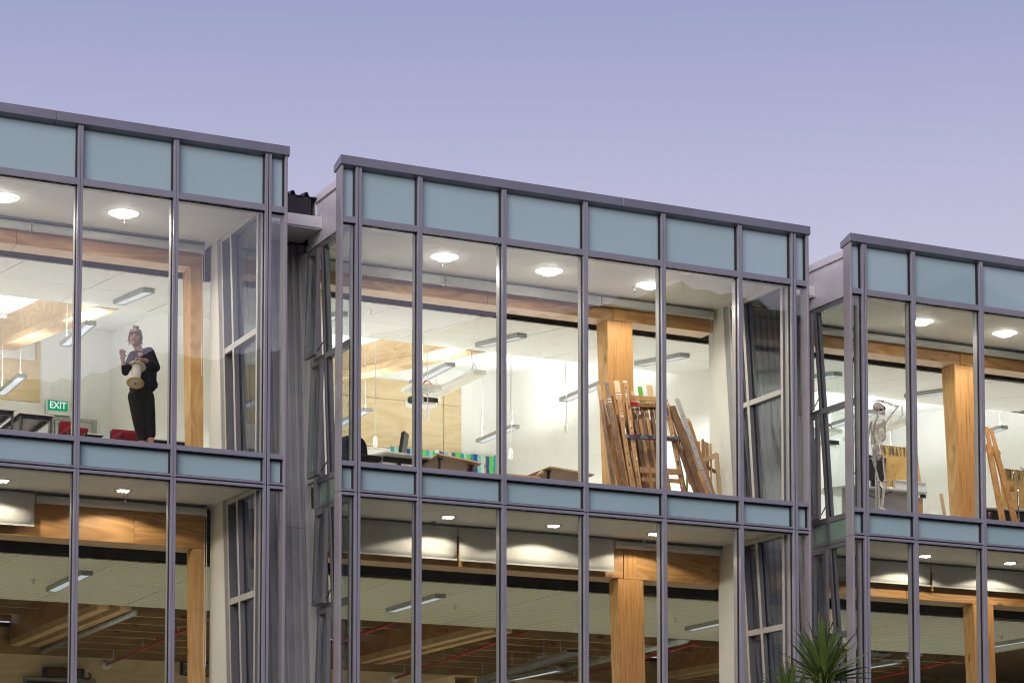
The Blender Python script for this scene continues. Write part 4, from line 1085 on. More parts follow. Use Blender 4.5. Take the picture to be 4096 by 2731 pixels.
def longbone(nm, a, b_, r, h1, h2):
    m = MB(); m.caps(a, h1, a.lerp(b_, .12), r); m.caps(a.lerp(b_, .10), r, a.lerp(b_, .9), r * .95); m.caps(a.lerp(b_, .9), r, b_, h2); return bone(nm, m)
elL, wrL = SP(-.112, 8.235, -.01), SP(-.095, 7.985, -.03)
longbone('humerus', shL, elL, .0115, .022, .019)
longbone('radius', elL + fwd * .010, wrL + fwd * .012, .0075, .011, .012); longbone('ulna', elL - fwd * .010, wrL - fwd * .010, .0070, .013, .009)
elR, wrR = SP(.330, 8.785, -.02), SP(.070, 8.838, -.01)
longbone('humerus', SP(.135, 8.53, .02), elR, .0115, .021, .019)
longbone('radius', elR + V(0, -.01, .008), wrR + V(0, -.008, .006), .0075, .011, .012); longbone('ulna', elR + V(0, .01, -.006), wrR + V(0, .008, -.004), .0070, .013, .009)
def hand(wr_, dirs, up, spread):
    m = MB(); d = dirs.normalized(); s2 = d.cross(up).normalized()
    for i in range(4):
        o_ = s2 * spread * (i - 1.5); a = wr_ + d * .018 + o_ * .5; b_ = wr_ + d * .075 + o_ * 1.3; c_ = b_ + d * (.036, .042, .039, .030)[i] + o_ * .25 - up * .006; e_ = c_ + d * .032 - up * .016
        m.tube([a, b_, c_, e_], [.006, .0055, .0045, .0035], 6)
        for q in (b_, c_): m.ball(q, .0065, 6, 5)
    o_ = s2 * spread * -2.6; m.tube([wr_ + d * .012 + s2 * spread * -.9, wr_ + d * .04 + o_, wr_ + d * .075 + o_ * 1.2], [.006, .005, .004], 6)
    m.ball(wr_ + d * .012, (.016, .016, .012), 8, 6)
    return obj('hand', m, m_bone, sk)
hand(wrL, V(-.05, -.10, -1), fwd * -1, .014)
hand(wrR, V(-1, -.1, .02), V(0, 0, 1), .013)
# pelvis
pc = SP(-.005, 8.085)
m = MB()
for s_ in (-1, 1):
    m.ball(pc + lft * s_ * .085 + V(0, 0, .055) - fwd * .01, (.052, .020, .062), 14, 10, Matrix.Rotation(R(40 * s_ + 50), 3, 'Z') @ Matrix.Rotation(R(18 * s_), 3, 'Y'))
    m.caps(pc + lft * s_ * .075 + V(0, 0, .01), .020, pc + lft * s_ * .075 + V(0, 0, -.035), .024)
    m.tube([pc + lft * s_ * .075 + V(0, 0, -.03), pc + lft * s_ * .05 + fwd * .05 + V(0, 0, -.04), pc + lft * s_ * .008 + fwd * .065 + V(0, 0, -.042)], .012, 8)
    m.tube([pc + lft * s_ * .078 + V(0, 0, -.04), pc + lft * s_ * .058 + V(0, 0, -.095), pc + lft * s_ * .012 + fwd * .05 + V(0, 0, -.055)], [.014, .013, .009], 8)
m.caps(pc - fwd * .045 + V(0, 0, .05), .030, pc - fwd * .05 + V(0, 0, -.06), .010)
bone('pelvis', m, 2, .005)
# legs
for (hx, hz, kx, kz, ax_, az_) in ((-.112, 8.035, -.018, 7.665, .018, 7.31), (.090, 8.045, .105, 7.675, .062, 7.31)):
    h_, kn, an = SP(hx * .8, hz), SP(kx, kz, -.02), SP(ax_, az_, .0)
    m = MB(); sd2 = V(1, 0, 0) * (1 if hx > 0 else -1)
    m.ball(h_ - sd2 * .02, .020, 10, 8); m.caps(h_ - sd2 * .02, .012, h_ + sd2 * .016 + V(0, 0, -.02), .016); m.caps(h_ + sd2 * .014 + V(0, 0, -.02), .0155, h_.lerp(kn, .55), .0125); m.caps(h_.lerp(kn, .55), .0125, kn + V(0, 0, .035), .017)
    m.caps(kn + V(-.020, 0, .010), .020, kn + V(.020, 0, .010), .020); bone('femur', m)
    m = MB(); m.caps(kn + V(-.018, 0, -.030), .017, kn + V(.018, 0, -.030), .017); m.caps(kn + V(0, 0, -.03), .019, kn.lerp(an, .3), .0125); m.caps(kn.lerp(an, .3), .0125, an, .0105); m.ball(an, .016, 8, 6); bone('tibia', m)
    longbone('fibula', kn + V(-.030, .015, -.045), an + V(-.016, .01, -.005), .0055, .009, .011)
    m = MB(); m.caps(an + V(0, .03, -.045), .022, an + V(0, -.02, -.03), .020)
    for q in range(5): m.tube([an + V(.0, -.03, -.035), an + V(-.018 + .010 * q, -.10, -.060), an + V(-.024 + .013 * q, -.15 + .006 * q, -.072)], [.009, .006, .005], 6)
    obj('foot', m, m_bone, sk)
obj('stand_pole', MB().tube([SP(.0, 7.23, .07), SP(.0, 8.08, .07)], .011, 8), m_plast, sk)
m = MB().box(SK.x - .02, SK.x + .02, SK.y - .14, SK.y + .22, 7.225, 7.25).box(SK.x - .18, SK.x + .18, SK.y + .03, SK.y + .07, 7.225, 7.251)
obj('stand_base', m, m_plast, sk)
for (dx, dy) in ((-.17, .05), (.17, .05), (0, -.13), (0, .21)): obj('castor', MB().ball(SP(dx, 7.218, dy), .018, 8, 6), m_black if 0 else m_plast, sk)

# ---- easels leaning on the middle timber column
woods = [wood('easel_pine', (.58, .35, .155), (.42, .22, .085), OR_D, 'z', .5, 6), wood('easel_dark', (.28, .155, .07), (.17, .09, .045), (.03, .02, .01), 'z', .5, 6), wood('easel_pale', (.70, .53, .31), (.58, .40, .20), OR_D, 'z', .4, 6), wood('easel_orange', (.56, .295, .10), (.42, .20, .06), OR_D, 'z', .4, 6)]
m_hole = mat('peg_hole', (.02, .014, .01), .9)
k = NT('paint_crust'); v = k.coords((1, 1, 1)); n = k.n('ShaderNodeTexVoronoi'); n.inputs['Scale'].default_value = 38; k.l(k.coords((.5, 1, 1)), n.inputs['Vector'])
nn = k.noise(v, 14, 4); c = k.ramp(n.outputs['Color'], [(.15, (.07, .09, .16)), (.35, (.25, .42, .42)), (.5, (.10, .055, .04)), (.62, (.55, .52, .45)), (.75, (.25, .03, .10)), (.9, (.06, .07, .10))], 'CONSTANT')
k.bsdf(k.mixc(k.math('MULTIPLY', nn, .4), c, (.30, .29, .28)), .6, 0, .4, nn, .5, .01); m_crust = k.m
m_splat_w, m_splat_b = mat('white_paint_smear', (.75, .74, .70), .6), mat('blue_paint_smear', (.05, .06, .14), .6)
def rail(mb, p, q, wd=.055, t=.022, nrm=(-.15, -.97, .2)):
    """flat bar from p down to q, broad side to the window"""
    p, q = Vector(p), Vector(q); d = (q - p).normalized(); n_ = Vector(nrm); n_ = (n_ - d * n_.dot(d)).normalized(); s2 = d.cross(n_)
    c = [s2 * a * wd / 2 + n_ * b * t / 2 for a, b in ((-1, -1), (1, -1), (1, 1), (-1, 1))]
    mb.hexa([p + x for x in c] + [q + x for x in c]); return s2, n_
def floor_to(top, bot):
    top, bot = Vector(top), Vector(bot); f_ = (7.205 - top.z) / (bot.z - top.z); return top + (bot - top) * f_
def holes(t, p, q, f0, f1, n, off=.012, r=.007):
    p, q = Vector(p), Vector(q); m = MB(); d = (q - p).normalized(); n_ = Vector((-.15, -.97, .2)); n_ = (n_ - d * n_.dot(d)).normalized()
    for i in range(n): c = p.lerp(q, f0 + (f1 - f0) * i / (n - 1)) + n_ * off; m.lathe([(r, -.002), (r, .0015)], c, n_, 8)
    obj('peg_holes', m, m_hole, t, 'stuff' if n > 12 else None)
def smears(t, p, q, lst, wd):
    p, q = Vector(p), Vector(q); d = (q - p).normalized(); n_ = Vector((-.15, -.97, .2)); n_ = (n_ - d * n_.dot(d)).normalized(); s2 = d.cross(n_)
    mw, mb2 = MB(), MB()
    for i, (f_, h, off, ww) in enumerate(lst):
        c = p.lerp(q, f_) + n_ * .0125 + s2 * off; a = s2 * ww / 2
        (mw if i % 2 == 0 else mb2).hexa([c - a - d * h, c + a - d * h * .7, c + a - d * h * .7 + n_ * .001, c - a - d * h + n_ * .001, c - a + d * h, c + a + d * h * 1.1, c + a + d * h * 1.1 + n_ * .001, c - a + d * h + n_ * .001])
    if mw.v: obj('paint_smear', mw, m_splat_w, t)
    if mb2.v: obj('paint_smear', mb2, m_splat_b, t)
EG = 'easels leaning against the middle timber column'
def easel(label, items, loc, cat='easel', group=EG):
    t = thing('easel', label, cat, loc, group)
    for it in items:
        nm, mt, p, q, wd, th = it
        m = MB(); rail(m, p, q, wd, th); o = obj(nm, m, mt, t); bev(o, .002)
    return t
def F(p, q): return (p, floor_to(p, q))
# front easel with tray and red tape
e = F((5.030, 1.68, 9.075), (4.925, 1.08, 7.45)); f_ = F((5.70, 1.68, 8.865), (5.63, 1.08, 7.451))
t = easel('paint spattered easel in front of the stack, with red tape and a crusted paint tray', [('stile', woods[0], *e, .062, .024), ('stile', woods[0], *f_, .060, .024), ('stile', woods[1], Vector(f_[0]) + V(.055, .05, -.05), Vector(f_[1]) + V(.06, .05, 0), .05, .03), ('stile', woods[3], Vector(e[0]) + V(.05, .05, -.3), Vector(e[1]) + V(.055, .05, 0), .045, .03),
    ('crossbar', woods[0], (5.04, 1.66, 8.83), (5.68, 1.66, 8.86), .075, .02), ('crossbar', woods[0], (5.03, 1.615, 8.735), (5.69, 1.615, 8.765), .065, .02), ('crossbar', woods[0], (4.98, 1.15, 7.70), (5.64, 1.15, 7.725), .085, .02), ('crossbar', woods[0], (4.97, 1.08, 7.555), (5.63, 1.08, 7.58), .06, .022),
    ('back_leg', woods[1], (5.32, 1.72, 8.72), (5.36, 1.86, 7.205), .05, .025)], (5.3, 1.2, 7.2))
holes(t, e[0], e[1], .12, .95, 22); holes(t, f_[0], f_[1], .1, .95, 20)
smears(t, e[0], e[1], [(.01, .012, 0, .06), (.06, .01, .0, .04), (.12, .03, .01, .02), (.22, .02, -.01, .03), (.36, .05, .01, .012), (.5, .03, -.008, .014), (.64, .03, -.01, .02), (.78, .05, .012, .012)], .06)
smears(t, f_[0], f_[1], [(.05, .05, 0, .03), (.12, .06, .01, .025), (.35, .03, 0, .02), (.6, .04, 0, .03), (.8, .03, .01, .02)], .06)
obj('red_tape', MB().box(5.075, 5.205, 1.596, 1.602, 8.712, 8.768), mat('red_tape', (.50, .015, .015), .5), t)
fc = bpy.data.curves.new('handwriting', 'FONT'); fc.body = 'go back to BIGb'; fc.size = .055; fc.align_y = 'CENTER'; fc.extrude = .0006; fc.shear = .25
fo = text_mesh('handwriting', fc, m_hole); fo.parent = t; fo.location = (5.215 - 5.3, 1.598 - 1.2, 8.748 - 7.2); fo.rotation_euler = (R(90), R(-2.5), 0)
o = obj('tray', MB().hexa([(4.855, 1.33, 8.165), (5.70, 1.33, 8.205), (5.70, 1.42, 8.215), (4.855, 1.42, 8.175), (4.845, 1.31, 8.23), (5.71, 1.31, 8.27), (5.71, 1.42, 8.26), (4.845, 1.42, 8.22)]), m_crust, t); bev(o, .006, 2)
obj('hook', MB().tube([(5.13, 1.58, 8.69), (5.135, 1.56, 8.60), (5.165, 1.55, 8.56), (5.195, 1.55, 8.60), (5.20, 1.57, 8.70)], .003, 5).box(5.185, 5.215, 1.545, 1.55, 8.585, 8.62), m_plast, t)
# easels to the left of it
e = F((4.635, 1.72, 8.975), (4.505, 1.08, 7.455)); f_ = F((4.745, 1.70, 9.028), (4.670, 1.05, 7.447))
t = easel('dark stained easel at the left of the stack beside the column', [('mast', woods[3], e[0], Vector(e[0]).lerp(Vector(e[1]), .16), .058, .018), ('stile', woods[1], Vector(e[0]).lerp(Vector(e[1]), .13), e[1], .05, .030), ('stile', woods[2], Vector(e[0]) + V(.045, .03, -.21), Vector(e[1]) + V(.055, .03, 0), .014, .04), ('stile', woods[2], Vector(e[0]) + V(.062, .03, -.24), Vector(e[1]) + V(.085, .03, 0), .012, .04), ('stile', woods[1], f_[0], f_[1], .060, .026), ('stile', woods[0], Vector(e[0]) + V(.10, .06, -.18), Vector(e[1]) + V(.115, .05, 0), .045, .03), ('back_leg', woods[1], Vector(f_[0]) + V(.06, .07, -.3), Vector(f_[1]) + V(.075, .07, 0), .05, .03), ('crossbar', woods[1], (4.60, 1.45, 8.35), (4.74, 1.45, 8.35), .05, .02)], (4.6, 1.2, 7.2))
holes(t, f_[0], f_[1], .1, .95, 12, .014); smears(t, f_[0], f_[1], [(.145, .008, 0, .06), (.02, .02, 0, .05), (.17, .008, 0, .06), (.3, .03, .01, .02)], .06)
e = F((4.905, 1.70, 9.065), (4.795, 1.05, 7.447))
t = easel('pale easel mast with black strap, second from the left of the stack', [('mast', woods[2], e[0], Vector(e[0]).lerp(Vector(e[1]), .16), .085, .016), ('stile', woods[0], Vector(e[0]).lerp(Vector(e[1]), .10), e[1], .062, .026), ('stile', woods[3], Vector(e[0]) + V(-.05, .04, -.22), Vector(e[1]) + V(-.055, .03, 0), .028, .05), ('back_leg', woods[1], Vector(e[0]) + V(.10, .10, -.30), Vector(e[1]) + V(.115, .10, 0), .06, .03), ('stile', woods[3], Vector(e[0]) + V(.045, .05, -.26), Vector(e[1]) + V(.06, .02, 0), .030, .05), ('crossbar', woods[3], (4.84, 1.60, 8.78), (4.95, 1.60, 8.78), .06, .02)], (4.85, 1.2, 7.2))
holes(t, Vector(e[0]).lerp(Vector(e[1]), .1), e[1], .1, .95, 12, .016); smears(t, e[0], e[1], [(.115, .009, 0, .086), (.105, .006, 0, .086), (.30, .006, 0, .06), (.33, .004, 0, .05), (.42, .05, -.02, .015), (.7, .03, 0, .02)], .08)
# tops sticking up behind
for (x, z, wd, mt, lb) in ((5.375, 9.06, .062, mat('green_paint', (.10, .36, .02), .5), 'easel mast with bright green painted end behind the stack'), (5.53, 9.10, .085, woods[2], 'pale broad easel mast behind the stack, beside the mullion'), (5.255, 8.98, .045, woods[2], 'narrow pale easel mast behind the stack, left of the green one')):
    e = F((x, 1.86, z), (x - .10, 1.20, 7.45)); it = [('mast', mt, e[0], Vector(e[0]).lerp(Vector(e[1]), .20), wd, .02), ('stile', woods[0], Vector(e[0]).lerp(Vector(e[1]), .12) + V(.04, .0, 0), Vector(e[1]) + V(.05, 0, 0), .05, .03), ('stile', woods[1], Vector(e[0]).lerp(Vector(e[1]), .16) + V(-.03, 0, 0), Vector(e[1]) + V(-.03, 0, 0), .05, .03), ('crossbar', woods[0], Vector(e[0]).lerp(Vector(e[1]), .18) + V(-.06, -.02, 0), Vector(e[0]).lerp(Vector(e[1]), .18) + V(.09, -.02, 0), .045, .02)]
    easel(lb, it, (x, 1.5, 7.2))
for i, (x, z, mt, lb) in enumerate(((5.10, 8.62, 1, 'dark folded easel deep inside the stack, left of the hook'), (5.32, 8.55, 1, 'dark folded easel deep inside the stack, below the green mast'), (5.52, 8.60, 1, 'dark folded easel deep inside the stack, beside the mullion'))):
    t = thing('easel', lb, 'easel', (x, 1.8, 7.2), EG)
    for (dx, w2, mm) in ((-.09, .055, 1), (-.03, .05, 1), (.03, .055, 0), (.085, .055, 1)):
        m = MB(); rail(m, (x + dx, 1.90, z), (x + dx - .03, 1.55, 7.205), w2, .03); obj('stile', m, woods[mm], t)
    m = MB(); rail(m, (x - .1, 1.84, z - .12), (x + .13, 1.84, z - .12), .06, .02); obj('crossbar', m, woods[1], t)
    m = MB(); rail(m, (x + .12, 1.88, z - .2), (x - .02, 1.45, 7.205), .045, .022); obj('back_leg', m, woods[2], t)
# to the right: aluminium and brown easels
e = F((5.850, 1.62, 8.885), (6.065, 1.08, 7.455))
t = easel('grey metal easel rail with round holes, leaning right of the mullion', [('mast', mat('grey_rail', (.50, .47, .44), .45, .2), *e, .066, .020), ('back_leg', woods[2], Vector(e[0]) + V(.06, .05, -.25), Vector(e[1]) + V(.06, .05, 0), .016, .03)], (6.0, 1.3, 7.2))
holes(t, e[0], e[1], .16, .95, 9, .011, .009)
e = F((5.80, 1.68, 8.78), (5.93, 1.08, 7.45)); f_ = F((5.90, 1.70, 8.61), (5.985, 1.02, 7.45))
easel('brown easel leaning between the tray and the grey metal rail', [('stile', woods[3], (5.715, 1.72, 8.84), (5.88, 1.30, 7.6), .022, .05), ('stile', woods[1], *e, .10, .04), ('back_leg', woods[1], Vector(e[0]) + V(-.06, .07, -.05), Vector(e[1]) + V(-.045, .07, 0), .06, .03), ('stile', woods[0], *f_, .062, .030), ('crossbar', woods[1], (5.80, 1.5, 8.25), (5.98, 1.5, 8.25), .06, .02), ('stile', woods[1], (5.85, 1.60, 8.5), (5.97, 1.14, 7.206), .05, .03)], (5.9, 1.3, 7.2))
e = F((6.045, 1.66, 8.62), (6.135, 1.10, 7.45))
easel('brown easel at the right end of the leaning stack', [('mast', woods[2], e[0], Vector(e[0]).lerp(Vector(e[1]), .07), .055, .02), ('stile', woods[0], Vector(e[0]).lerp(Vector(e[1]), .03) + V(.01, 0, 0), e[1], .052, .026), ('crossbar', woods[0], Vector(e[0]).lerp(Vector(e[1]), .4) + V(-.04, .03, 0), Vector(e[0]).lerp(Vector(e[1]), .4) + V(.06, .03, 0), .05, .02)], (6.1, 1.3, 7.2))
# pale easels beside the white reveal
g2 = 'pale easels standing by the white reveal'
t = thing('easel', 'pale pine easels folded together beside the white reveal', 'easel', (6.45, 1.8, 7.2), g2)
for i, (x, z, wd) in enumerate(((6.31, 8.34, .035), (6.37, 8.375, .035), (6.41, 8.34, .03), (6.45, 8.33, .03), (6.50, 8.32, .03))):
    m = MB(); rail(m, (x, 1.78, z), (x - .08, 1.62, 7.205), wd, .03); obj('stile', m, woods[2] if i % 2 == 0 else woods[0], t)
m = MB(); rail(m, (6.28, 1.70, 8.02), (6.57, 1.70, 8.155), .07, .02); obj('crossbar', m, woods[2], t)
m = MB(); rail(m, (6.54, 1.68, 8.16), (6.46, 1.40, 7.205), .06, .024); obj('stile', m, woods[2], t)
m = MB(); rail(m, (6.30, 1.72, 8.0), (6.55, 1.72, 7.9), .05, .02); obj('crossbar', m, woods[1], t)
m = MB(); rail(m, (6.20, 1.9, 8.25), (6.15, 1.9, 7.205), .03, .02); obj('stile', m, mat('pale_green_edge', (.45, .62, .25), .5), t)
# ---------------------------------------------------------------- middle room: desks, chair, screen, hanging things
t = thing('office_chair', 'black office chair with rounded back at the left end of the middle bay', 'office chair', (.72, 1.35, 7.2))
pts = []
for i in range(24):
    a = 2 * math.pi * i / 24; cx, czz = math.cos(a), math.sin(a); e_ = 2 / 3.4
    pts.append((.72 + .215 * math.copysign(abs(cx) ** e_, cx) * (1 - .10 * czz), 1.28, 7.555 + .27 * math.copysign(abs(czz) ** e_, czz)))
o = obj('backrest', MB().prism(pts, (0, .07, 0)), m_blackfab, t); bev(o, .02, 3)
o = obj('seat', MB().box(.48, .96, .85, 1.30, 7.22 + .20, 7.50), m_blackfab, t); bev(o, .03, 3)
obj('gas_stem', MB().tube([(.72, 1.1, 7.24), (.72, 1.1, 7.42)], .03, 10), m_black, t)
m = MB()
for i in range(5): m.bar((.72, 1.1, 7.25), (.72 + .26 * math.cos(i * 1.2566), 1.1 + .26 * math.sin(i * 1.2566), 7.225), .04, .03)
obj('star_base', m, m_black, t)
t = thing('desk', 'white computer desk with rounded corner behind the office chair', 'desk', (2.0, 2.5, 7.2), 'desks behind the middle window')
pts = [(1.52, 2.85, 7.875), (1.66, 2.42, 7.875), (1.70, 2.385, 7.875), (2.40, 2.50, 7.875), (2.46, 2.53, 7.875), (2.46, 2.62, 7.875), (2.40, 3.3, 7.875), (1.52, 3.3, 7.875)]
o = obj('desk_top', MB().prism(pts, (0, 0, .028)), m_grey_top, t); bev(o, .006, 2)
obj('under_frame', MB().box(1.72, 2.42, 2.62, 2.67, 7.80, 7.874).box(1.95, 2.0, 2.66, 3.2, 7.60, 7.80).box(2.22, 2.27, 2.66, 3.2, 7.60, 7.80), m_black, t)
obj('drawer_unit', MB().box(1.60, 1.72, 2.68, 3.2, 7.22, 7.873), m_grey_top, t)
obj('side_panel', MB().box(1.535, 1.56, 2.70, 3.25, 7.2, 7.873), m_grey_top, t)
obj('clamp', MB().box(1.615, 1.68, 2.60, 2.675, 7.74, 7.80), m_galv, t)
obj('leg', MB().box(2.34, 2.40, 2.7, 2.76, 7.2, 7.79), m_black, t)
t = thing('monitor', 'thin black monitor seen edge on upon the white computer desk', 'monitor', (1.98, 2.6, 7.9))
m = MB(); a, b_ = V(1.93, 2.62, 7.93), V(1.99, 2.64, 8.25)
obj('screen_case', MB().hexa([V(1.94, 2.60, 7.935), V(2.10, 2.82, 7.935), V(2.13, 2.79, 7.935), V(1.97, 2.57, 7.935), V(1.995, 2.62, 8.25), V(2.155, 2.84, 8.25), V(2.185, 2.81, 8.25), V(2.025, 2.59, 8.25)]), m_black, t)
obj('screen_glass', MB().hexa([V(1.936, 2.612, 7.955), V(2.088, 2.822, 7.955), V(2.092, 2.818, 7.955), V(1.94, 2.608, 7.955), V(1.988, 2.632, 8.235), V(2.14, 2.842, 8.235), V(2.144, 2.838, 8.235), V(1.992, 2.628, 8.235)]), mat('screen_dark', (.05, .05, .045), .15), t)
obj('foot', MB().box(1.98, 2.18, 2.62, 2.85, 7.904, 7.93), m_black, t)
def draft(P1, P2, left, label):
    """drawing table with a tilted board, seen from below"""
    P1, P2 = V(*P1), V(*P2); t = thing('drawing_table', label, 'drawing table', (P1.x, P1.y, 7.2), 'tilted drawing tables in the middle room')
    d = (P2 - P1).normalized(); bk = V(*left)
    n_ = d.cross(bk).normalized()
    if n_.z > 0: n_ = -n_
    th = n_ * .022
    o = obj('board', MB().hexa([P1 + th, P2 + th, P2 + bk + th, P1 + bk + th, P1, P2, P2 + bk, P1 + bk]), m_brown, t); bev(o, .004)
    obj('edge_band', MB().hexa([P1 + th - bk * .012, P2 + th - bk * .012, P2 + th - bk * .001, P1 + th - bk * .001, P1 - bk * .012, P2 - bk * .012, P2 - bk * .001, P1 - bk * .001]), m_deskedge, t)
    for f_ in (.10, .82):
        a = P1.lerp(P2, f_) + bk * .12 + th * 1.4; b_ = V(a.x + .02, a.y + .02, 7.2)
        obj('leg', MB().tube([a, a.lerp(b_, .42), a.lerp(b_, .43), b_], [.020, .020, .030, .030], 8), m_black, t)
        obj('bracket', MB().bar(a + d * -.03, a + d * .05, .03, .02), m_black, t)
    obj('cross_frame', MB().bar(P1.lerp(P2, .1) + bk * .5 + V(0, 0, -.25), P1.lerp(P2, .82) + bk * .5 + V(0, 0, -.25), .03, .03), m_black, t)
    return t
draft((2.36, 2.20, 7.895), (3.13, 2.42, 7.868), (-.16, .62, -.20), 'tilted brown drawing table between the desk and the striped fabric')
draft((4.08, 2.16, 7.852), (4.92, 2.42, 7.853), (-.55, .62, -.24), 'tilted brown drawing table left of the easels')
t = thing('book', 'small dark red folder leaning under the left drawing table', 'folder', (2.95, 2.5, 7.2))
obj('cover', MB().hexa([V(2.80, 2.5, 7.5), V(3.08, 2.5, 7.5), V(3.08, 2.53, 7.5), V(2.80, 2.53, 7.5), V(2.98, 2.5, 7.82), V(3.03, 2.5, 7.83), V(3.03, 2.53, 7.83), V(2.98, 2.53, 7.82)]), mat('maroon', (.20, .03, .035), .5), t)
t = thing('table', 'low wooden table with a turned knob, between the two drawing tables', 'table', (3.6, 2.2, 7.2), 'tables behind the upper windows')
obj('table_top', MB().box(3.22, 3.92, 2.15, 2.7, 7.672, 7.69), mat('oak_top', (.50, .30, .13), .5), t)
for x in (3.26, 3.88): obj('leg', MB().tube([(x, 2.2, 7.2), (x, 2.2, 7.671)], .018, 8), m_black, t)
obj('knob', MB().tube([(3.87, 2.16, 7.691), (3.90, 2.16, 7.73), (3.95, 2.16, 7.755)], [.010, .016, .024], 8).ball((3.955, 2.16, 7.757), .026, 8, 6), bpy.data.materials['oak_top'], t)
# striped fabric along the back wall
k = NT('striped_fabric'); tcx = k.n('ShaderNodeTexCoord'); sx_ = k.n('ShaderNodeSeparateXYZ'); k.l(tcx.outputs['Object'], sx_.inputs[0])
nz = k.noise(k.coords((3, 1, 6), 0), 2, 2); u = k.math('FRACT', k.math('ADD', k.math('MULTIPLY', sx_.outputs['X'], 1.42), k.math('MULTIPLY', nz, .10)))
ST = [(0, (.03, .06, .30)), (.14, (.28, .62, .60)), (.24, (.55, .80, .72)), (.33, (.70, .36, .08)), (.37, (.05, .10, .36)), (.48, (.18, .62, .10)), (.60, (.06, .40, .40)), (.72, (.45, .75, .70)), (.82, (.22, .66, .16)), (.92, (.04, .30, .36)), (1.0, (.03, .06, .30))]
c = k.ramp(u, ST, 'CONSTANT'); fnn = k.noise(k.coords((1, 1, 1), 0), 25, 3)
k.bsdf(k.mixc(k.math('MULTIPLY', fnn, .35), c, (.02, .05, .14)), .8, 0, .2); m_stripe = k.m
t = thing('striped_fabric', 'blue green striped fabric pinned along the back wall of the middle room', 'fabric', (7.0, 12.44, 10.0))
vs = []; fs = []; n = 60
for j, z in enumerate((9.70, 9.95, 10.165)):
    for i in range(n + 1):
        x = 5.98 + 2.16 * i / n; vs.append((x, 12.43 + .018 * math.sin(i * .9), z + (.008 * math.sin(i * .55) + (.03 if i in (0, n) else 0)) * (j == 2)))
for j in range(2):
    for i in range(n): a = j * (n + 1) + i; fs.append((a, a + 1, a + n + 2, a + n + 1))
o = obj('cloth', MB().add(vs, fs, True), m_stripe, t); md = o.modifiers.new('thickness', 'SOLIDIFY'); md.thickness = .004
obj('paper_note', MB().box(6.86, 6.95, 12.395, 12.40, 10.12, 10.18), m_plast, t)
# white skirting cabinet below the plywood
t = thing('wall_cabinet', 'low white cabinet along the back wall behind the striped fabric', 'cabinet', (6.5, 12.2, 7.2))
obj('cabinet_body', MB().box(1.0, 8.30, 12.455, 12.495, 7.2, 10.10), m_white, t)
obj('cabinet_top', MB().box(.98, 8.32, 12.45, 12.497, 10.105, 10.135), m_plast, t)
# pull cords with sockets
pc_ = thing('pull_switch', '', 'hanging cord', (0, 0, 0), 'white power cords hanging from the roof')
obj('cord', MB().tube([(0, 0, 2.2), (.006, .004, 1.6), (-.004, 0, 1.0), (.006, -.003, .45), (0, 0, .14)], .009, 6), m_plast, pc_)
obj('socket_body', MB().lathe([(.018, .16), (.032, .13), (.036, .04), (.040, .0), (.034, -.012)], (0, 0, 0), n=12), m_plast, pc_)
for i, (x, y, z, lb) in enumerate(((3.12, 6.3, 8.81, 'white hanging cord and socket above the office chair, leftmost of the cords'), (4.01, 6.3, 9.32, 'white hanging cord and socket in front of the projector'), (5.48, 6.3, 8.82, 'white hanging cord with low socket right of the striped fabric'), (6.48, 6.3, 9.31, 'white hanging cord and socket just left of the timber column'), (12.9, 6.3, 8.9, 'white hanging cord and socket behind the skeleton'))):
    if i == 0: pc_.location = (x, y, z); pc_['label'] = lb
    else: dup(pc_, (x, y, z), lb)
# projector under its mounting plate
def projector(loc, lb):
    x, y, z = loc; t = thing('projector', lb, 'projector', loc, 'ceiling projectors')
    pts = []
    for i in range(28):
        a = 2 * math.pi * i / 28; pts.append((x + .24 * math.copysign(abs(math.cos(a)) ** .62, math.cos(a)), y + .19 * math.copysign(abs(math.sin(a)) ** .62, math.sin(a)), z - .07))
    o = obj('case', MB().prism(pts, (0, 0, .13)), m_plast, t); bev(o, .03, 3)
    obj('dark_band', MB().box(x - .04, x + .20, y - .206, y - .19, z - .02, z + .05), m_black, t)
    obj('lens', MB().lathe([(.055, 0), (.062, .03), (.045, .032)], (x - .21, y - .10, z), (-.75, -.66, 0), 20), m_black, t)
    obj('mounting_plate', MB().box(x - .26, x + .26, y - .22, y + .22, z + .19, z + .25), m_plast, t)
    obj('stem', MB().tube([(x, y, z + .06), (x, y, z + .19)], .025, 10).tube([(x, y, z + .25), (x, y, z + 1.5)], .022, 10), m_plast, t)
    m = MB(); m.tube([(x - .02, y - .1, z + .25), (x + .0, y - .14, z + .32), (x + .08, y - .12, z + .33), (x + .16, y - .1, z + .26)], .010, 6); obj('red_cable', m, m_red, t)
    m = MB(); m.tube([(x - .05, y - .1, z + .18), (x - .03, y - .16, z + .12), (x + .06, y - .14, z + .10)], .006, 6).tube([(x + .1, y - .12, z + .06), (x + .26, y - .1, z + .08), (x + .30, y - .1, z - .02), (x + .22, y - .1, z - .05)], .007, 6); obj('cables', m, m_louv, t)
    return t
projector((3.99, 6.5, 9.62), 'white ceiling projector with black front band, middle room')
projector((11.6, 6.5, 9.62), 'white ceiling projector glimpsed beside the corner post of the right bay')
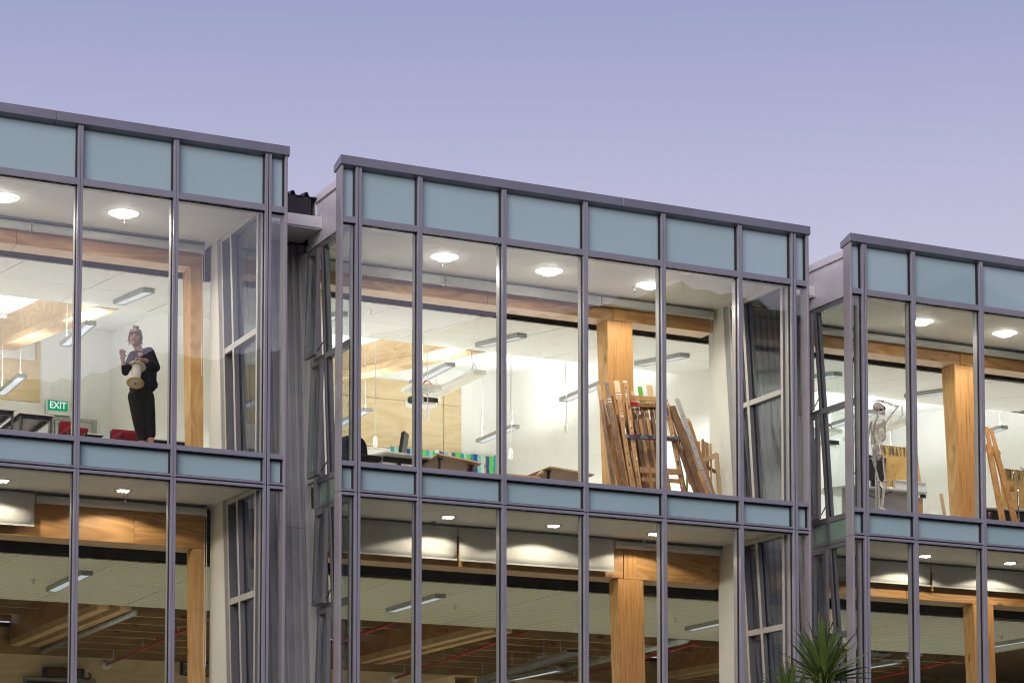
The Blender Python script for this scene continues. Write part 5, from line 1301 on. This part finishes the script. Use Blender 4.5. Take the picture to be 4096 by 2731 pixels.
def heater(x0, x1, y0, y1, z, lb):
    t = thing('heater_panel', lb, 'heater panel', ((x0 + x1) / 2, (y0 + y1) / 2, z), 'radiant heater panels hung on chains')
    obj('panel_body', MB().box(x0, x1, y0, y1, z - .075, z), m_plast, t)
    obj('panel_face', MB().box(x0 + .03, x1 - .03, y0 + .03, y1 - .03, z - .082, z - .0755), m_blind, t)
    for y in (y0 + .2, y1 - .2):
        m = MB()
        for s_ in (x0 + .03, x1 - .03): m.tube([(s_, y, z), ((x0 + x1) / 2, y, z + .14)], .006, 5)
        m.tube([((x0 + x1) / 2, y, z + .14), ((x0 + x1) / 2, y, z + .85)], .006, 5)
        obj('chain', m, m_louv, t)
    obj('cable', MB().tube([(x0 + .05, y0 + .1, z), (x0 + .03, y0 + .12, z + .2), (x0 - .02, y0 + .1, z + .7)], .008, 6), m_plast, t)
heater(4.66, 4.88, 5.98, 7.85, 10.12, 'long white radiant heater panel hanging next to the projector, middle room')
heater(12.95, 13.17, 5.98, 7.85, 10.12, 'long white radiant heater panel hanging behind the skeleton')

# ---------------------------------------------------------------- right room
k = NT('drawing_board'); v = k.coords((1, 1, 1), 9); nA = k.noise(v, 3, 4); nB = k.noise(k.coords((26, 8, 3), 4), 1, 4, .7)
tc2 = k.n('ShaderNodeTexCoord'); s2_ = k.n('ShaderNodeSeparateXYZ'); k.l(tc2.outputs['Generated'], s2_.inputs[0])
c = k.ramp(nA, [(.3, (.50, .30, .08)), (.6, (.66, .43, .14))])
band = k.math('MULTIPLY', k.ramp(s2_.outputs['Z'], [(.72, (0, 0, 0)), (.80, (1, 1, 1))]), k.ramp(nB, [(.42, (0, 0, 0)), (.56, (1, 1, 1))]))
c = k.mixc(band, c, (.10, .07, .03))
nC = k.noise(k.coords((8, 4, 5), 3), 1.6, 4, .7); c = k.mixc(k.ramp(nC, [(.62, (0, 0, 0)), (.68, (.8, .8, .8))]), c, (.06, .045, .03))
k.bsdf(c, .55, 0, .4); m_dboard = k.m
def dboard(x0, x1, y, z0, z1, lb, lean=.10):
    t = thing('drawing_board', lb, 'drawing board', ((x0 + x1) / 2, y, z0), 'stained wooden drawing boards')
    obj('panel', MB().hexa([(x0 - .03, y, z0), (x1 + .02, y, z0), (x1 + .02, y + .02, z0), (x0 - .03, y + .02, z0), (x0, y + lean, z1), (x1, y + lean, z1), (x1, y + lean + .02, z1), (x0, y + lean + .02, z1)]), m_dboard, t); return t
dboard(9.86, 10.53, 2.2, 8.04, 8.70, 'stained ochre drawing board propped on the grey desk behind the skeleton')
dboard(12.13, 13.1, 2.2, 7.80, 8.53, 'stained ochre drawing board behind the chrome lamp at the right frame edge')
t = thing('desk', 'grey desk with curved front panel behind the legs of the skeleton', 'desk', (10, 2.2, 7.2), 'desks behind the right window')
pts = [(8.95, 2.55, 7.965), (9.15, 2.15, 7.965), (9.25, 2.10, 7.965), (10.57, 2.10, 7.965), (10.57, 2.9, 7.965), (8.95, 2.9, 7.965)]
o = obj('desk_top', MB().prism(pts, (0, 0, .032)), m_grey_top, t); bev(o, .006, 2)
obj('modesty_panel', MB().box(9.10, 10.45, 2.24, 2.26, 7.25, 7.963), mat('desk_panel', (.38, .37, .35), .5), t)
obj('box_shelf', MB().box(9.99, 10.56, 2.12, 2.18, 7.998, 8.12).box(9.99, 10.56, 2.10, 2.32, 8.121, 8.14), m_plast, t)
for x in (9.05, 10.5): obj('leg', MB().box(x - .03, x + .03, 2.5, 2.56, 7.2, 7.964), m_black, t)
obj('wood_leg', MB().box(10.42, 10.53, 2.16, 2.2, 7.2, 7.90), bpy.data.materials['oak_top'], t)
obj('cable_port', MB().box(10.47, 10.56, 2.12, 2.15, 7.90, 7.955), m_black, t)
t = thing('monitor', 'black monitor behind the pelvis of the skeleton', 'monitor', (9.67, 2.15, 8.0))
o = obj('screen_case', MB().hexa([(9.47, 2.16, 8.11), (9.82, 2.16, 8.10), (9.82, 2.21, 8.10), (9.47, 2.21, 8.11), (9.47, 2.16, 8.50), (9.86, 2.16, 8.47), (9.86, 2.21, 8.47), (9.47, 2.21, 8.50)]), m_black, t); bev(o, .006)
obj('ridge', MB().box(9.48, 9.78, 2.148, 2.158, 8.425, 8.435), m_galv, t)
obj('neck', MB().box(9.60, 9.75, 2.18, 2.22, 8.0, 8.11), m_black, t)
obj('cable', MB().tube([(9.62, 2.14, 8.10), (9.68, 2.06, 7.98), (9.72, 2.04, 7.86), (9.60, 2.04, 7.80), (9.40, 2.05, 7.86)], .010, 6).tube([(9.72, 2.04, 7.86), (9.86, 2.05, 7.94)], .009, 6), m_black, t)
g3 = 'easels leaning at the right frame edge'
for (dx, e0, e1, lb) in ((0, (11.60, 1.95, 9.07), (11.265, 1.13, 7.47), 'orange wooden easel just right of the mullion, left of two at the right edge'), (0, (11.69, 1.95, 9.04), (11.50, 1.13, 7.47), 'orange wooden easel in front of the drawing board, right of two at the right edge')):
    e0, e1 = Vector(e0), floor_to(e0, e1)
    t = thing('easel', lb, 'easel', (e1.x, e1.y, 7.2), g3)
    d = e1 - e0
    for nm, a, b_, wd, th, mt in (('mast', 0, .26, .062, .02, woods[3]), ('stile', .17, 1, .050, .05, woods[3]), ('stile', .19, 1, .045, .04, woods[0])):
        off = V(.0, 0, 0) if nm == 'mast' else (V(-.045, .0, 0) if mt is woods[3] else V(.030, .035, 0))
        m = MB(); rail(m, e0 + d * a + off, e0 + d * b_ + off, wd, th); bev(obj(nm, m, mt, t), .002)
    m = MB(); rail(m, e0 + d * .22 + V(-.09, .02, 0), e0 + d * .22 + V(.07, .02, 0), .06, .02); obj('crossbar', m, woods[0], t)
    holes(t, e0 + d * .25 + V(-.045, 0, 0), e1 + V(-.045, 0, 0), .1, .9, 8, .027)
t = thing('easel', 'bare orange slat leaning at the foot of the right timber column', 'easel', (10.9, 2.0, 7.2), g3)
m = MB(); rail(m, (10.79, 2.05, 7.975), (10.87, 1.95, 7.205), .05, .02); obj('stile', m, woods[2], t)
t = thing('table', 'dark workbench with grey top at the right frame edge', 'table', (12.3, 1.7, 7.2), 'tables behind the upper windows')
bev(obj('table_top', MB().hexa([(11.55, 2.05, 7.80), (12.9, 1.75, 7.80), (12.9, 2.7, 7.80), (11.55, 2.7, 7.80), (11.55, 2.05, 7.828), (12.9, 1.75, 7.828), (12.9, 2.7, 7.828), (11.55, 2.7, 7.828)]), m_grey_top, t), .006)
obj('front_panel', MB().hexa([(11.6, 2.12, 7.3), (12.85, 1.84, 7.3), (12.85, 1.86, 7.3), (11.6, 2.14, 7.3), (11.6, 2.12, 7.798), (12.85, 1.84, 7.798), (12.85, 1.86, 7.798), (11.6, 2.14, 7.798)]), m_black, t)
for x in (11.62, 12.8): obj('leg', MB().box(x - .03, x + .03, 2.3, 2.36, 7.2, 7.798), m_black, t)
obj('red_grip', MB().tube([(11.86, 1.92, 7.55), (11.90, 1.92, 7.66)], .022, 8), mat('red_plastic', (.45, .01, .02), .4), t)
t = thing('chair', 'dark maroon chair top between the mullion and the workbench', 'chair', (11.4, 1.9, 7.2))
bev(obj('backrest', MB().hexa([(11.38, 1.9, 7.5), (11.56, 1.9, 7.5), (11.56, 1.96, 7.5), (11.38, 1.96, 7.5), (11.42, 1.93, 7.90), (11.52, 1.93, 7.93), (11.52, 1.99, 7.93), (11.42, 1.99, 7.90)]), mat('maroon_vinyl', (.10, .012, .02), .4), t), .02, 3)
obj('armrest', MB().tube([(11.56, 1.88, 7.5), (11.58, 1.87, 7.68), (11.60, 1.88, 7.70)], .03, 8), bpy.data.materials['maroon_vinyl'], t)
obj('leg', MB().tube([(11.46, 1.92, 7.2), (11.46, 1.92, 7.5)], .02, 8), m_black, t)
t = thing('floor_lamp', 'chrome floor lamp with two gooseneck shades at the right frame edge', 'floor lamp', (11.57, 1.15, 7.2))
obj('pole', MB().tube([(11.57, 1.15, 7.21), (11.56, 1.15, 8.18)], .009, 8), m_chrome, t)
obj('base', MB().lathe([(.13, 0), (.13, .015), (.02, .03)], (11.57, 1.15, 7.2), n=24), m_chrome, t)
for pts, hd_ in (([(11.56, 1.15, 8.15), (11.555, 1.13, 8.25), (11.59, 1.12, 8.29), (11.63, 1.11, 8.27), (11.65, 1.10, 8.16)], (11.655, 1.10, 8.16)), ([(11.56, 1.15, 8.15), (11.53, 1.14, 8.22), (11.46, 1.13, 8.21), (11.43, 1.12, 8.14), (11.42, 1.11, 8.03)], (11.415, 1.11, 8.03))):
    obj('gooseneck', MB().tube(pts, .009, 8), m_chrome, t)
    if hd_[0] > 11.5: obj('lamp_shade', MB().lathe([(.020, 0), (.030, -.03), (.046, -.12), (.050, -.155), (.046, -.155), (.026, -.03)], hd_, (-.15, .1, 1), 18), m_chrome, t)
    else: obj('lamp_shade', MB().lathe([(.016, 0), (.024, -.02), (.040, -.12), (.036, -.12), (.020, -.02)], hd_, (.1, .1, 1), 18), woods[3], t)
obj('flex', MB().tube([(11.56, 1.14, 8.15), (11.52, 1.12, 8.0), (11.535, 1.12, 7.7), (11.53, 1.12, 7.3)], .005, 5), m_black, t)

# ---------------------------------------------------------------- cabbage tree in front of the building
k = NT('cordyline_leaf'); tc3 = k.n('ShaderNodeTexCoord'); s3 = k.n('ShaderNodeSeparateXYZ'); k.l(tc3.outputs['Object'], s3.inputs[0])
oi = k.n('ShaderNodeObjectInfo'); a = k.ramp(oi.outputs['Random'], [(0, (.07, .125, .02)), (.5, (.13, .20, .04)), (1, (.21, .27, .07))])
c = k.mixc(k.ramp(s3.outputs['Z'], [(.86, (0, 0, 0)), (.99, (1, 1, 1))]), a, (.22, .13, .035))
lines = k.noise(k.coords((60, 60, 1.5), 3), 1, 2); c = k.mixc(k.math('MULTIPLY', lines, .35), c, (.03, .055, .01))
b = k.bsdf(c, .42, 0, .45, lines, .15, .003)
tl = k.n('ShaderNodeBsdfTranslucent'); k.l(c, tl.inputs[0]); mxs = k.n('ShaderNodeMixShader'); mxs.inputs[0].default_value = .18
k.l(b.outputs[0], mxs.inputs[1]); k.l(tl.outputs[0], mxs.inputs[2]); k.l(mxs.outputs[0], k.out.inputs[0]); m_leaf = k.m
def leaf_mesh(curl, wd):
    vs = []; fs = []; n = 9
    for i in range(n + 1):
        u = i / n; w_ = wd * (.42 + .58 * math.sin(math.pi * min(1, u * 1.15) ** .8) if u < .6 else max(.03, (1 - u) / .4) ** .85 * 1.0)
        w_ = wd * min(1, .45 + 1.6 * u) * (1 if u < .45 else max(.02, (1 - (u - .45) / .55)) ** .8)
        y = curl * u * u; z = u * (1 - .10 * abs(curl) * u)
        vs += [(-w_, y + w_ * .35, z), (0, y, z), (w_, y + w_ * .35, z)]
    for i in range(n):
        o_ = i * 3; fs += [(o_, o_ + 1, o_ + 4, o_ + 3), (o_ + 1, o_ + 2, o_ + 5, o_ + 4)]
    me = bpy.data.meshes.new('leaf'); me.from_pydata(vs, [], fs); me.polygons.foreach_set('use_smooth', [True] * len(fs)); me.materials.append(m_leaf); return me
lms = [leaf_mesh(c_, w_) for c_, w_ in ((.02, .044), (-.12, .050), (-.28, .046), (-.46, .042))]
rp = random.Random(21)
def cabbage(base, heads, label):
    t = thing('cabbage_tree', label, 'tree', base)
    bx, by, bz = base
    k_ = 0
    for (hx, hy, hz, n, ln) in heads:
        obj('trunk' if k_ == 0 else 'branch', MB().tube([(bx, by, 0), (bx + (hx - bx) * .2, by, hz * .45), (hx - (hx - bx) * .15, hy, hz * .8), (hx, hy, hz + .02)], [.13, .11, .08, .045], 10), mat('cordyline_bark', (.13, .10, .07), .9, 0, .4, 9, .2, bump=.6) if k_ == 0 else bpy.data.materials['cordyline_bark'], t)
        k_ += 1
        for i in range(n):
            u = (i + .5) / n
            tiltv = R(4 + 112 * u ** 1.25 + rp.uniform(-6, 6)); az = i * 2.39996 + rp.uniform(-.2, .2)
            me = lms[min(3, int(u * 3.4 + rp.random() * .8))]
            l = bpy.data.objects.new('leaf', me); COL.objects.link(l); l.parent = t
            l.location = (hx - bx + rp.uniform(-.02, .02), hy - by + rp.uniform(-.02, .02), hz - bz + .10 * (1 - u) + rp.uniform(-.02, .02))
            l.rotation_euler = (Matrix.Rotation(az, 3, 'Z') @ Matrix.Rotation(tiltv, 3, 'X') @ Matrix.Rotation(rp.uniform(-.5, .5), 3, 'Z')).to_euler()
            s_ = ln * rp.uniform(.82, 1.08) * (1.0 if u < .7 else .92); l.scale = (s_ * 1.0, s_, s_)
    return t
cabbage((3.75, -5.0, 0), ((3.88, -5.0, 4.06, 100, .72), (3.40, -5.05, 3.72, 66, .58), (3.70, -5.25, 3.70, 36, .50)), 'green cabbage tree with spiky leaves in front of the gap between bays')
